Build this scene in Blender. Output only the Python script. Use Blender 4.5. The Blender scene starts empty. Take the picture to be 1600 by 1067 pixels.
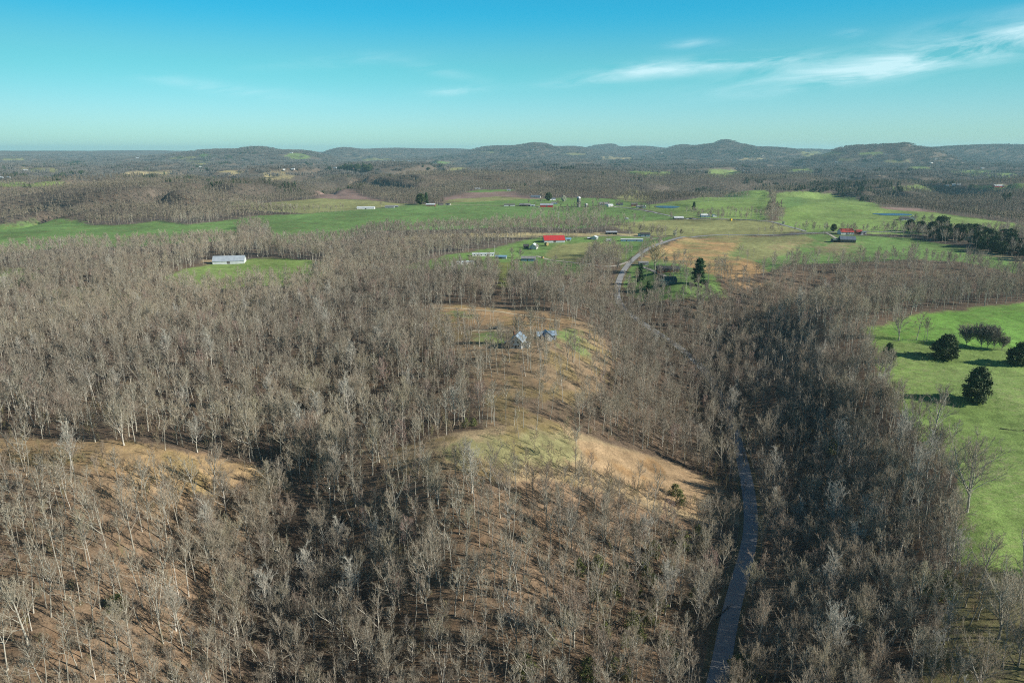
import bpy, math, random
import numpy as np
from math import radians as R, sin, cos, pi, tan, atan

# ------------------------------------------------------------------ camera, sky, sun, exposure
SC = bpy.context.scene
C = SC.collection
F, CX, CY, CAMZ, PITCH = 1065.0, 800.0, 533.5, 160.0, 15.65
cam_d = bpy.data.cameras.new('camera'); cam = bpy.data.objects.new('camera', cam_d); C.objects.link(cam)
cam.location = (0, 0, CAMZ); cam.rotation_euler = (R(90 - PITCH), 0, 0)
cam_d.sensor_width = 36; cam_d.lens = 36 * F / 1600; cam_d.clip_start = 1; cam_d.clip_end = 90000
SC.camera = cam

SUN_AZ, SUN_EL = 103.0, 27.0        # azimuth clockwise from the view direction (+Y)
W = bpy.data.worlds.new('World'); SC.world = W; W.use_nodes = True
nt = W.node_tree; nd = nt.nodes; nl = nt.links
for n in list(nd): nd.remove(n)
sky = nd.new('ShaderNodeTexSky'); sky.sky_type = 'NISHITA'; sky.sun_disc = False
sky.sun_elevation = R(SUN_EL); sky.sun_rotation = R(SUN_AZ); sky.altitude = 300
sky.air_density = 1.0; sky.dust_density = 0.35; sky.ozone_density = 1.6
tc = nd.new('ShaderNodeTexCoord')
def wmath(op, a, b=None, c=None, clamp=False):
    n = nd.new('ShaderNodeMath'); n.operation = op; n.use_clamp = clamp
    for i, v in enumerate((a, b, c)):
        if v is None: continue
        if isinstance(v, (int, float)): n.inputs[i].default_value = v
        else: nl.new(v, n.inputs[i])
    return n.outputs[0]
sep = nd.new('ShaderNodeSeparateXYZ'); nl.new(tc.outputs['Generated'], sep.inputs[0])
az = wmath('ARCTAN2', sep.outputs[0], sep.outputs[1])       # radians, + to the right
el = wmath('ARCSINE', sep.outputs[2])
cmb = nd.new('ShaderNodeCombineXYZ')
# thin cirrus, drawn out along a slightly rising band
nl.new(wmath('MULTIPLY', az, 5.0), cmb.inputs[0])
nl.new(wmath('MULTIPLY', wmath('SUBTRACT', el, wmath('MULTIPLY', az, 0.09)), 26.0), cmb.inputs[1])
cn = nd.new('ShaderNodeTexNoise'); cn.inputs['Scale'].default_value = 1.5; cn.inputs['Detail'].default_value = 9
cn.inputs['Roughness'].default_value = 0.62; cn.inputs['Distortion'].default_value = 0.5
nl.new(cmb.outputs[0], cn.inputs['Vector'])
def bump1(v, c, w):     # gaussian window
    d = wmath('DIVIDE', wmath('SUBTRACT', v, c), w)
    return wmath('EXPONENT', wmath('MULTIPLY', wmath('MULTIPLY', d, d), -1.0))
def blob(a0, e0, wa, we, sl=0.0):
    e2 = wmath('SUBTRACT', el, wmath('MULTIPLY', wmath('SUBTRACT', az, R(a0)), sl))
    return wmath('MULTIPLY', bump1(az, R(a0), R(wa)), bump1(e2, R(e0), R(we)))
win = blob(11, 5.9, 5, .55, 0.06)
for k, b in ((1.0, blob(18, 6.35, 5, .5, 0.02)), (1.1, blob(28, 5.9, 10, 0.9, 0.11)), (0.9, blob(36, 7.2, 9, .9, 0.12)), (0.8, blob(25, 4.9, 5, .35, 0.1)), (0.3, blob(-20, 4.2, 4.5, 0.45, -0.09)), (0.25, blob(-25, 4.8, 4, 0.35, -0.12)),
             (0.7, blob(-4.6, 4.5, 2.0, 0.3, 0.05)), (0.5, blob(5, 5.1, 3, 0.3, 0.05)), (0.6, blob(13.6, 7.7, 2.0, .3, 0.0)), (0.5, blob(24.5, 7.9, 1.0, .25, 0)), (0.35, blob(32, 8.2, 4, .4, 0.1)),
             (0.25, blob(-14, 6.4, 5, .4, 0.1)), (0.25, blob(-6, 6.0, 4, .4, -0.2))):
    win = wmath('ADD', win, wmath('MULTIPLY', b, k))
cl = wmath('MULTIPLY', wmath('MULTIPLY', wmath('SUBTRACT', cn.outputs[0], 0.37, clamp=True), 3.4), win, clamp=True)
cl = wmath('MULTIPLY', cl, 0.6)
tint = nd.new('ShaderNodeMix'); tint.data_type = 'RGBA'; tint.blend_type = 'MULTIPLY'; tint.inputs[0].default_value = 1
er = nd.new('ShaderNodeValToRGB'); er.color_ramp.interpolation = 'EASE'; nl.new(wmath('MULTIPLY', el, 1 / R(40)), er.inputs[0])
ee = er.color_ramp.elements; ee[0].position = 1.7 / 40; ee[0].color = (0.54, 0.95, 1.17, 1); ee[1].position = 26 / 40; ee[1].color = (0.36, 0.62, 0.76, 1)
for p_, c_ in ((6.5 / 40, (0.34, 0.97, 0.98, 1)), (10.5 / 40, (0.11, 0.95, 1.10, 1))): e_ = ee.new(p_); e_.color = c_
ev = nd.new('ShaderNodeVectorMath'); ev.operation = 'SCALE'; nl.new(er.outputs[0], ev.inputs[0]); nl.new(wmath('MAXIMUM', wmath('SUBTRACT', 1.0, wmath('MULTIPLY', wmath('MULTIPLY', az, az), 0.55)), 0.78), ev.inputs['Scale'])
nl.new(ev.outputs[0], tint.inputs[7])
nl.new(sky.outputs[0], tint.inputs[6])
cm = nd.new('ShaderNodeMix'); cm.data_type = 'RGBA'; nl.new(cl, cm.inputs[0]); nl.new(tint.outputs[2], cm.inputs[6])
cm.inputs[7].default_value = (6.6, 8.2, 8.6, 1)
bg = nd.new('ShaderNodeBackground'); bg.inputs[1].default_value = 0.09; nl.new(cm.outputs[2], bg.inputs[0])
wo = nd.new('ShaderNodeOutputWorld'); nl.new(bg.outputs[0], wo.inputs[0])

sd = bpy.data.lights.new('sun', 'SUN'); sd.energy = 5.0; sd.angle = R(0.53); sd.color = (1.0, 0.93, 0.82)
so = bpy.data.objects.new('sun', sd); C.objects.link(so)
so.rotation_euler = (R(90 - SUN_EL), 0, R(180 - SUN_AZ)); so.location = (300, -80, 400)

SC.view_settings.view_transform = 'Standard'; SC.view_settings.look = 'None'
SC.view_settings.exposure = 0.6; SC.view_settings.gamma = 1
SC.cycles.max_bounces = 4; SC.cycles.diffuse_bounces = 2; SC.cycles.glossy_bounces = 1
SC.cycles.transmission_bounces = 1; SC.cycles.transparent_max_bounces = 4; SC.cycles.volume_bounces = 0
SC.cycles.use_denoising = False; SC.cycles.filter_width = 1.1
SC.cycles.use_adaptive_sampling = False

rng = np.random.RandomState(7); random.seed(7)

# ------------------------------------------------------------------ terrain function
_lat = {}
def vn(x, y, seed=0):
    if seed not in _lat: _lat[seed] = np.random.RandomState(1000 + seed).rand(256, 256) * 2 - 1
    L = _lat[seed]
    xi = np.floor(x).astype(int); yi = np.floor(y).astype(int)
    fx = x - xi; fy = y - yi; fx = fx * fx * (3 - 2 * fx); fy = fy * fy * (3 - 2 * fy)
    a = L[xi & 255, yi & 255]; b = L[(xi + 1) & 255, yi & 255]; c = L[xi & 255, (yi + 1) & 255]; d = L[(xi + 1) & 255, (yi + 1) & 255]
    return (a * (1 - fx) + b * fx) * (1 - fy) + (c * (1 - fx) + d * fx) * fy
def fbm(x, y, seed=0, o=4):
    s = 0; a = 1.0; t = 0
    for i in range(o):
        s = s + a * vn(x * 2 ** i + 13.7 * i, y * 2 ** i + 5.1 * i, seed + i); t += a; a *= 0.5
    return s / t
def S(t): t = np.clip(t, 0, 1); return t * t * (3 - 2 * t)
PR = R(PITCH)
def ray(px, py):
    u = (px - CX) / F; v = (CY - py) / F
    d = np.array([u, cos(PR) + v * sin(PR), -sin(PR) + v * cos(PR)])
    return d
def onz(px, py, z):
    d = ray(px, py); t = (z - CAMZ) / d[2]; return d[0] * t, d[1] * t
def poly3(pts): return np.array([[*onz(a, b, z), z] for a, b, z in pts])
# the road valley: (pixel x, pixel y, floor height)
VALLEY = poly3([(1085, 1190, -1), (1122, 1067, 0), (1142, 950, 0), (1172, 850, 0), (1174, 800, 0.5), (1166, 745, 1), (1152, 690, 2), (1132, 625, 5), (1098, 572, 10),
                (1052, 535, 16), (1000, 503, 22), (968, 478, 27), (962, 455, 31), (972, 425, 36), (988, 406, 39), (1012, 388, 41), (1060, 371, 42)])
SIDE = poly3([(1120, 560, 10), (1160, 505, 18), (1230, 480, 24), (1350, 462, 29), (1480, 452, 33), (1620, 445, 37)])
RAV = poly3([(520, 640, 34), (470, 700, 30), (448, 760, 22), (430, 850, 8), (440, 960, 0), (460, 1080, -6), (480, 1200, -10)])
RAV2 = poly3([(760, 640, 38), (640, 655, 33), (520, 640, 30)])
CREEK = poly3([(1330, 1130, 2), (1300, 980, 3), (1310, 860, 6), (1325, 780, 16), (1335, 740, 30)])
RIDGE = poly3([(-500, 640, 42), (-100, 680, 42), (0, 690, 41), (200, 712, 40), (430, 742, 36), (620, 705, 39), (770, 690, 39), (900, 690, 39), (1000, 720, 38), (1100, 760, 30)])
def pdist(x, y, P):
    best = np.full(np.shape(x), 1e18); zf = np.zeros(np.shape(x))
    for a, b in zip(P[:-1], P[1:]):
        dx, dy = b[0] - a[0], b[1] - a[1]; L2 = dx * dx + dy * dy
        t = np.clip(((x - a[0]) * dx + (y - a[1]) * dy) / L2, 0, 1)
        d = (x - a[0] - t * dx) ** 2 + (y - a[1] - t * dy) ** 2
        m = d < best; best = np.where(m, d, best); zf = np.where(m, a[2] + t * (b[2] - a[2]), zf)
    return np.sqrt(best), zf
HILLS = [  # px, py top, distance, half width px, radial sigma
    (400, 228.5, 9000, 62, 900), (350, 232, 9300, 90, 1000), (455, 233, 8800, 60, 900), (540, 230, 11500, 44, 900), (620, 231, 12500, 90, 1000), (700, 232, 13000, 90, 900),
    (770, 228.5, 10000, 60, 900), (838, 222.5, 9800, 50, 900), (890, 228, 10500, 60, 900), (935, 227, 13500, 34, 900), (953, 225, 13000, 22, 800), (1000, 228, 12000, 70, 900),
    (1068, 226, 10500, 40, 800), (1135, 219.0, 9500, 34, 600), (1130, 224.5, 9500, 75, 900), (1190, 229, 9600, 80, 800), (1260, 232.5, 12000, 110, 900),
    (1340, 228, 7200, 55, 600), (1385, 225, 7000, 50, 500), (1416, 223, 7000, 14, 300), (1440, 228, 7000, 40, 500), (1500, 231, 9500, 70, 700), (1570, 226.5, 10000, 90, 800), (1650, 228, 10000, 90, 800),
    (60, 235, 16000, 130, 1500), (220, 234, 17000, 140, 1500), (-80, 234, 15000, 140, 1500), (1750, 229, 11000, 110, 900)]
PONDS = []
def terrain(x, y):
    x = np.asarray(x, float); y = np.asarray(y, float)
    r = np.hypot(x, y); a = np.degrees(np.arctan2(x, y))
    z = 40 + 3.0 * fbm(x / 170 + 9, y / 170, 3, 3) + 0.7 * fbm(x / 22, y / 22, 11, 3)
    # slope falling from the near ridge towards the viewer
    ry = np.interp(x, RIDGE[:, 0], RIDGE[:, 1]); rz = np.interp(x, RIDGE[:, 0], RIDGE[:, 2])
    s = ry - y
    z = z - 34 * S(s / 175) * (s > 0) - 2.5 * S((-s - 10) / 40) * (1 - S((-s - 60) / 60))
    # the knoll with the house
    hx, hy = onz(800, 560, 41)
    z = z + 5 * np.exp(-(((x - hx) / 55) ** 2 + ((y - hy) / 95) ** 2))
    # left wood: shallow hollows
    z = z - 9 * np.clip(fbm(x / 140 + 3.1, y / 140 + 8, 21, 2) - 0.05, 0, 1) * S((y - 330) / 120) * S((-x - 20) / 120) * (1 - S((y - 760) / 150))
    # right pasture rises away from the valley
    z = z - 9 * S((x - 60) / 60) * (1 - S((y - 380) / 130))
    # big field on the right stands as a swell
    fx, fy = onz(1290, 318, 50)
    z = z + 12 * np.exp(-(((x - fx) / 230) ** 2 + ((y - fy) / 330) ** 2))
    fx, fy = onz(1120, 322, 46)
    z = z + 6 * np.exp(-(((x - fx) / 150) ** 2 + ((y - fy) / 200) ** 2)) 
    # dissected country beyond the fields
    B = np.interp(a, [-60, -38, -27, -20, -14, -5, 5, 20, 38, 60], [1150, 1300, 1420, 1750, 1950, 2100, 2000, 1850, 1450, 1300])
    k = S((r - B) / 420)
    amp = np.interp(a, [-60, -10, 10, 60], [1.0, 1.0, 0.6, 0.55])
    wx = x + 160 * fbm(x / 500, y / 500, 31, 2); wy = y + 160 * fbm(x / 500 + 40, y / 500, 33, 2)
    n1 = fbm(wx / 900, wy / 900, 41, 3); n2 = fbm(wx / 330 + 5, wy / 330, 45, 3)
    far = 12 * amp - 78 * amp * np.exp(-(n1 / .16) ** 2) - 34 * amp * np.exp(-(n2 / .15) ** 2) + 14 * fbm(x / 1500, y / 1500, 51, 3)
    far = far + 25 * np.interp(a, [-60, -5, 12, 60], [1, 1, .35, .3]) * S(2.4 * fbm(wx / 430 + 3, wy / 560, 47, 2) + .1) * (1 - S((r - 5000) / 2500))
    far = far + 26 * fbm(x / 2600, y / 2600, 57, 3) * S((r - 3500) / 3000)
    z = z + k * far
    z = z + 55 * S((r - 7000) / 12000)
    for px, py, D, wpx, sr in HILLS:
        aa = math.atan2((px - CX), F / cos(PR) * 1.0) if False else math.atan2((px - CX) / F, cos(PR) + (CY - py) / F * sin(PR))
        top = CAMZ + (236 - py) / 1065 * D - 31
        cxh, cyh = D * sin(aa), D * cos(aa)
        lat = x * cos(aa) - y * sin(aa); rad = x * sin(aa) + y * cos(aa) - D
        sg = wpx * D / 1065; gg = np.exp(-(lat / sg) ** 2 - (rad / sr) ** 2) * (1 + 0.05 * fbm(x / 300, y / 300, 61, 2)); gg = np.minimum(gg, 1)
        z = np.maximum(z, z + (top - z) * gg)
    for cx_, cy_, rx_, ry_, zc_ in PONDS:
        q = S((np.sqrt(((x - cx_) / rx_) ** 2 + ((y - cy_) / ry_) ** 2) - 1) / 0.8); z = z * q + (zc_ - .5) * (1 - q)
    # valleys
    for P, w, off in ((RAV2, 40, 2), (RAV, 76, 3), (SIDE, 70, 4)):
        d, zf = pdist(x, y, P); q = S((d - off) / w)
        z = z * q + np.minimum(zf, z) * (1 - q)
    d, zf = pdist(x, y, VALLEY); w = np.interp(zf, [0, 20, 42], [118, 80, 25]); vx = np.interp(y, VALLEY[:11, 1], VALLEY[:11, 0]); t_ = S((y - 360) / 150); w = np.where((x > vx) & (y < 560), 74 * (1 - t_) + w * t_, w); q = S((d - 9) / w)
    z = z * q + zf * (1 - q)
    return z
def hit(px, py):
    d = ray(px, py); t = np.geomspace(100, 40000, 1500)
    z = terrain(d[0] * t, d[1] * t); below = np.nonzero(CAMZ + d[2] * t < z)[0]
    if len(below) == 0: i = len(t) - 1
    else: i = max(below[0], 1)
    t2 = np.linspace(t[i - 1], t[i], 24); z2 = terrain(d[0] * t2, d[1] * t2); b2 = np.nonzero(CAMZ + d[2] * t2 < z2)[0]
    tt = t2[b2[0]] if len(b2) else t[i]
    return float(d[0] * tt), float(d[1] * tt), float(terrain(d[0] * tt, d[1] * tt))
def zt(x, y): return float(terrain(np.array([x]), np.array([y]))[0])

# ------------------------------------------------------------------ ground cover, as areas on the ground
def area(*pts): return np.array([hit(*p)[:2] for p in pts])
def inside(x, y, P):
    m = np.zeros(x.shape, bool)
    bb = (x > P[:, 0].min()) & (x < P[:, 0].max()) & (y > P[:, 1].min()) & (y < P[:, 1].max())
    xs, ys = x[bb], y[bb]; r_ = np.zeros(xs.shape, bool)
    n = len(P)
    for i in range(n):
        x0, y0 = P[i]; x1, y1 = P[(i + 1) % n]
        if y0 == y1: continue
        c = ((ys > min(y0, y1)) & (ys <= max(y0, y1))) & (xs < (x1 - x0) * (ys - y0) / (y1 - y0) + x0)
        r_ ^= c
    m[bb] = r_; return m
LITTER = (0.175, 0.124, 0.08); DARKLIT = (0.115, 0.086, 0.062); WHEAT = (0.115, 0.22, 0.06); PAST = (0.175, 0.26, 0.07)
LAWN = (0.12, 0.22, 0.058); OLIVE = (0.23, 0.24, 0.095); TAN = (0.31, 0.24, 0.14); ORANGE = (0.46, 0.29, 0.13); MAUVE = (0.22, 0.15, 0.13)
DIRT = (0.33, 0.235, 0.135); STRAW = (0.36, 0.31, 0.16)
# (name, colour, trees kept 0..1, area)
COVER = [
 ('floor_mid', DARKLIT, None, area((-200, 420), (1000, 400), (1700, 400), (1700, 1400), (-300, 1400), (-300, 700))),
 ('near_slope', LITTER, 0.88, area((520, 790), (640, 725), (860, 728), (1000, 760), (1110, 800), (1150, 830), (1120, 1000), (1090, 1200), (560, 1200), (600, 950))),
 ('left_slope', LITTER, 0.76, area((-200, 700), (60, 705), (330, 755), (410, 790), (350, 900), (300, 1000), (330, 1200), (-300, 1200))),
 ('wheat', WHEAT, 0, area((-200, 356), (0, 353), (60, 349), (128, 346), (138, 352), (200, 351), (250, 345), (290, 352), (340, 346), (400, 337), (480, 334), (560, 328), (640, 320), (740, 319), (830, 323), (905, 324), (1000, 330), (1000, 345), (900, 358), (820, 354), (740, 358), (600, 360), (520, 376), (425, 382), (418, 356), (380, 354), (370, 374), (250, 384), (120, 386), (0, 396), (-200, 402))),
 ('back_field', OLIVE, 0, area((350, 326), (440, 315), (500, 310), (560, 311), (620, 318), (700, 319), (640, 320), (560, 328), (480, 334), (420, 330))),
 ('back_strip', MAUVE, 0, area((480, 307), (520, 303), (570, 307), (600, 315), (560, 312), (500, 310))),
 ('mauve_field', MAUVE, 0, area((690, 310), (740, 300), (800, 297), (812, 305), (860, 313), (850, 318), (690, 319))),
 ('mauve_green', OLIVE, 0, area((700, 312), (780, 307), (830, 311), (850, 318), (690, 320))),
 ('mauve_green_top', LAWN, 0, area((728, 300), (745, 297), (802, 296), (800, 299), (750, 301))),
 ('farmyard', LAWN, 0, area((690, 318), (850, 311), (880, 309), (960, 311), (1010, 317), (1015, 326), (905, 325), (740, 320))),
 ('sparse_pasture', LAWN, 0.16, area((820, 340), (900, 323), (960, 322), (1060, 340), (1000, 345), (960, 352), (840, 352))),
 ('cows_meadow', LAWN, 0, area((955, 326), (1060, 337), (1058, 342), (960, 350), (930, 346))),
 ('pale_meadow', PAST, 0, area((985, 322), (1035, 318), (1080, 312), (1150, 300), (1200, 301), (1206, 320), (1206, 345), (1060, 340))),
 ('pale_strip', STRAW, 0, area((600, 371), (720, 365), (860, 364), (1010, 365), (1010, 370), (720, 372), (620, 377))),
 ('mid_meadow', OLIVE, 0, area((945, 352), (1060, 342), (1190, 344), (1260, 360), (1220, 366), (1060, 371), (1000, 366))),
 ('home_lawn', LAWN, 0, area((625, 418), (700, 398), (780, 386), (830, 372), (1010, 369), (1060, 372), (1025, 383), (985, 412), (975, 432), (830, 434), (800, 420), (720, 425))),
 ('home_straw', OLIVE, 0, area((850, 400), (870, 382), (925, 378), (975, 383), (975, 405), (900, 412))),
 ('gap', (0.16, 0.19, 0.05), 0, area((780, 410), (799, 410), (795, 450), (777, 450))),
 ('gap_shadow', LITTER, 0, area((778, 448), (792, 448), (785, 490), (770, 490))),
 ('barn_field', PAST, 0, area((255, 432), (300, 418), (335, 412), (390, 405), (440, 404), (505, 409), (520, 425), (470, 447), (330, 452), (270, 445))),
 ('barn_yard', TAN, 0, area((315, 408), (345, 405), (350, 411), (325, 413))),
 ('glade', PAST, 0.25, area((-40, 425), (50, 418), (70, 432), (0, 455), (-40, 455))),
 ('glade', PAST, 0.3, area((80, 452), (130, 448), (150, 470), (90, 476))),
 ('glade', PAST, 0.3, area((170, 462), (205, 460), (215, 480), (175, 482))),
 ('orange_field', ORANGE, 0, area((1000, 407), (1030, 388), (1062, 373), (1140, 369), (1200, 369), (1180, 385), (1150, 415), (1110, 432), (1050, 414))),
 ('right_field', LAWN, 0, area((1140, 400), (1160, 372), (1260, 366), (1300, 366), (1420, 372), (1500, 385), (1700, 430), (1700, 445), (1590, 425), (1545, 440), (1400, 425), (1250, 432), (1150, 430))),
 ('right_field_pale', OLIVE, 0, area((1160, 371), (1260, 367), (1275, 376), (1220, 400), (1160, 410))),
 ('dirt_patch', DIRT, 0, area((1205, 388), (1240, 375), (1262, 370), (1235, 384), (1215, 394))),
 ('tan_patch', TAN, 0, area((1280, 386), (1300, 377), (1335, 378), (1330, 384), (1312, 400), (1290, 398))),
 ('track', STRAW, 0, area((1500, 388), (1560, 396), (1700, 430), (1700, 436), (1570, 405), (1510, 393))),
 ('big_field', PAST, 0, area((1206, 304), (1215, 301), (1260, 299), (1300, 303), (1345, 313), (1375, 325), (1450, 330), (1510, 339), (1600, 352), (1600, 362), (1500, 366), (1400, 367), (1260, 364), (1206, 345))),
 ('big_field_green', LAWN, 0, area((1218, 318), (1250, 308), (1262, 314), (1250, 322), (1222, 327))),
 ('strip_far', MAUVE, 0, area((1370, 324), (1440, 326), (1460, 332), (1400, 329))),
 ('right_pasture', PAST, 0, area((1352, 515), (1440, 490), (1600, 473), (1800, 468), (1900, 700), (1900, 935), (1620, 912), (1540, 895), (1490, 870), (1500, 790), (1490, 735), (1440, 690), (1405, 640), (1375, 590), (1370, 560))),
 ('upper_pasture', (0.125, 0.27, 0.045), 0, area((1375, 515), (1440, 491), (1600, 474), (1800, 469), (1850, 560), (1640, 550), (1490, 541), (1400, 533))),
 ('pasture_foot', (0.15, 0.145, 0.065), 0.5, area((1500, 885), (1620, 912), (1800, 930), (1800, 1200), (1420, 1200), (1440, 1040))),
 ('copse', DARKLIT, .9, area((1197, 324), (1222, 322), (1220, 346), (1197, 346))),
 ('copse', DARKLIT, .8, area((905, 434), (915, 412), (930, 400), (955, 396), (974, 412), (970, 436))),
 ('copse', OLIVE, .4, area((960, 308), (985, 296), (1030, 298), (1020, 314), (980, 316))),
 ('yard', LAWN, .1, area((985, 415), (1030, 405), (1110, 428), (1135, 462), (1060, 468), (1000, 472), (974, 445))),
 ('orange_slope', ORANGE, .06, area((1110, 420), (1150, 400), (1190, 415), (1200, 445), (1140, 445))),
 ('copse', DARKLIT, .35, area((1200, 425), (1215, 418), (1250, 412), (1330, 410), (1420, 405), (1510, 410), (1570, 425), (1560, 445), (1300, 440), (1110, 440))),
 ('scrub_edge', (0.23, 0.165, 0.10), 0.4, area((-200, 702), (60, 728), (200, 756), (330, 768), (400, 772), (390, 815), (200, 800), (-200, 745))),
 ('scrub_edge', (0.23, 0.16, 0.10), 0.12, area((640, 748), (780, 754), (870, 752), (960, 776), (1060, 806), (1130, 822), (1120, 842), (960, 800), (860, 775), (640, 770))),
 ('knoll', (0.21, 0.155, 0.095), 0.3, area((680, 474), (790, 481), (870, 489), (932, 512), (958, 560), (945, 610), (890, 640), (905, 690), (760, 690), (755, 600), (700, 545), (660, 510))),
 ('knoll_back', (0.30, 0.20, 0.105), 0.08, area((685, 478), (790, 483), (860, 492), (900, 505), (860, 520), (780, 508), (700, 510))),
 ('knoll_grass', LAWN, 0, area((695, 488), (720, 486), (735, 494), (712, 500))),
 ('knoll_grass', LAWN, 0, area((735, 522), (800, 518), (800, 536), (750, 536))),
 ('knoll_grass', LAWN, 0, area((865, 516), (910, 518), (920, 552), (890, 546))),
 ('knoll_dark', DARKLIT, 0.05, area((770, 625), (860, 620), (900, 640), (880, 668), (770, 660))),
 ('ridge_strip', TAN, 0.05, area((585, 712), (680, 685), (770, 668), (880, 666), (960, 694), (1050, 722), (1120, 752), (1168, 796), (1169, 822), (1130, 822), (1060, 806), (960, 776), (870, 752), (780, 754), (640, 748))),
 ('ridge_dirt', DIRT, 0, area((900, 685), (960, 697), (1050, 722), (1120, 752), (1168, 797), (1168, 815), (1130, 812), (1060, 794), (990, 760), (920, 735))),
 ('ridge_grass', (0.19, 0.20, 0.085), 0.06, area((690, 700), (770, 680), (885, 675), (910, 700), (880, 728), (780, 732), (700, 728))),
 ('left_clearing', (0.31, 0.22, 0.115), 0.04, area((-200, 660), (0, 683), (130, 688), (300, 708), (400, 728), (445, 745), (452, 772), (400, 772), (330, 768), (200, 756), (60, 728), (-200, 702))),
 ('left_brown', (0.30, 0.215, 0.125), 0, area((280, 728), (340, 735), (430, 748), (442, 768), (340, 762))),
]
def far_patch(x0, x1, y0, y1, col):
    dy = min(4.5, 1 + (y0 - 236) * 0.13)
    w = x1 - x0; m = (y0 + y1) / 2; q = random.Random(x0); pts = []
    for k in range(12):
        t = 2 * pi * k / 12; rr_ = q.uniform(.6, 1.15); yy = m - sin(t) * (y1 - y0) * .6 * rr_; pts.append((x0 + w * .5 + cos(t) * w * .58 * rr_, yy + (dy if sin(t) < -.1 else .5)))
    COVER.append(('far_clearing', tuple(c * .8 for c in col), 0.12, area(*pts)))
for q in ((203, 275, 267, 272, STRAW), (335, 386, 266, 269, STRAW), (-20, 100, 284, 287, PAST), (262, 312, 244, 248, OLIVE), (312, 330, 240, 245, LAWN), (408, 456, 270, 277, STRAW),
          (445, 486, 240, 248, PAST), (682, 703, 252, 255, LAWN), (970, 1052, 267, 271, PAST), (1100, 1150, 264, 273, PAST), (938, 990, 245, 249, STRAW), (1157, 1205, 246, 249, STRAW),
          (1232, 1270, 263, 267, PAST), (1245, 1320, 236, 243, OLIVE), (1342, 1376, 237, 242, PAST), (1420, 1452, 260, 265, PAST), (1487, 1546, 264, 271, PAST), (1545, 1597, 270, 277, PAST),
          (1385, 1462, 290, 294, PAST), (1518, 1640, 288, 294, PAST), (1310, 1330, 247, 250, OLIVE), (290, 330, 250, 256, OLIVE), (740, 780, 236, 239, OLIVE), (0, 40, 245, 249, OLIVE), (30, 90, 262, 265, OLIVE),
          (700, 735, 262, 265, OLIVE), (880, 915, 239, 242, OLIVE), (1430, 1450, 226, 230, STRAW), (560, 620, 247, 250, OLIVE), (340, 400, 313, 318, OLIVE), (1380, 1420, 250, 253, OLIVE)):
    far_patch(*q)
# bare land kept clear of trees along roads and tracks: (polyline in world metres, half width, name, surface)
def line(*pts): return np.array([[*hit(*p)[:2], 0] for p in pts])
road_pts = [tuple(p) for p in VALLEY[:, :2]]
R_MAIN2 = [(1062, 371), (1100, 368.5), (1160, 367), (1240, 366.3), (1262, 364.5), (1300, 363), (1400, 362.5), (1500, 364), (1640, 372)]
road_main = np.array([[a, b, 0] for a, b in road_pts] + [[*hit(*p)[:2], 0] for p in R_MAIN2[1:]])
ROADS = [('road', road_main, 3.05, 'asphalt'),
 ('road', line((1259, 362), (1235, 355), (1205, 346), (1150, 343), (1115, 343), (1060, 342), (1030, 334), (1000, 328), (960, 323)), 3.0, 'asphalt'),
 ('driveway', line((985, 408), (960, 417), (930, 415), (900, 411), (870, 408), (850, 404), (838, 400)), 2.2, 'gravel'),
 ('driveway', line((1018, 384), (1040, 378), (1015, 371.5), (985, 369.5), (930, 368.5)), 2.0, 'gravel'),
 ('driveway', line((672, 482), (720, 482), (790, 488), (850, 498), (880, 503)), 1.6, 'straw'),
 ('driveway', line((738, 517), (775, 516), (800, 517)), 1.9, 'straw'),
 ('farm_track', line((560, 327), (640, 321.5), (700, 321), (790, 321.5), (860, 323), (940, 323), (990, 323)), 2.6, 'straw'),
 ('driveway', line((1290, 363), (1300, 369), (1310, 374)), 2, 'gravel'),
 ('driveway', line((1005, 417), (1022, 424), (1040, 432)), 1.8, 'gravel')]
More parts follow.
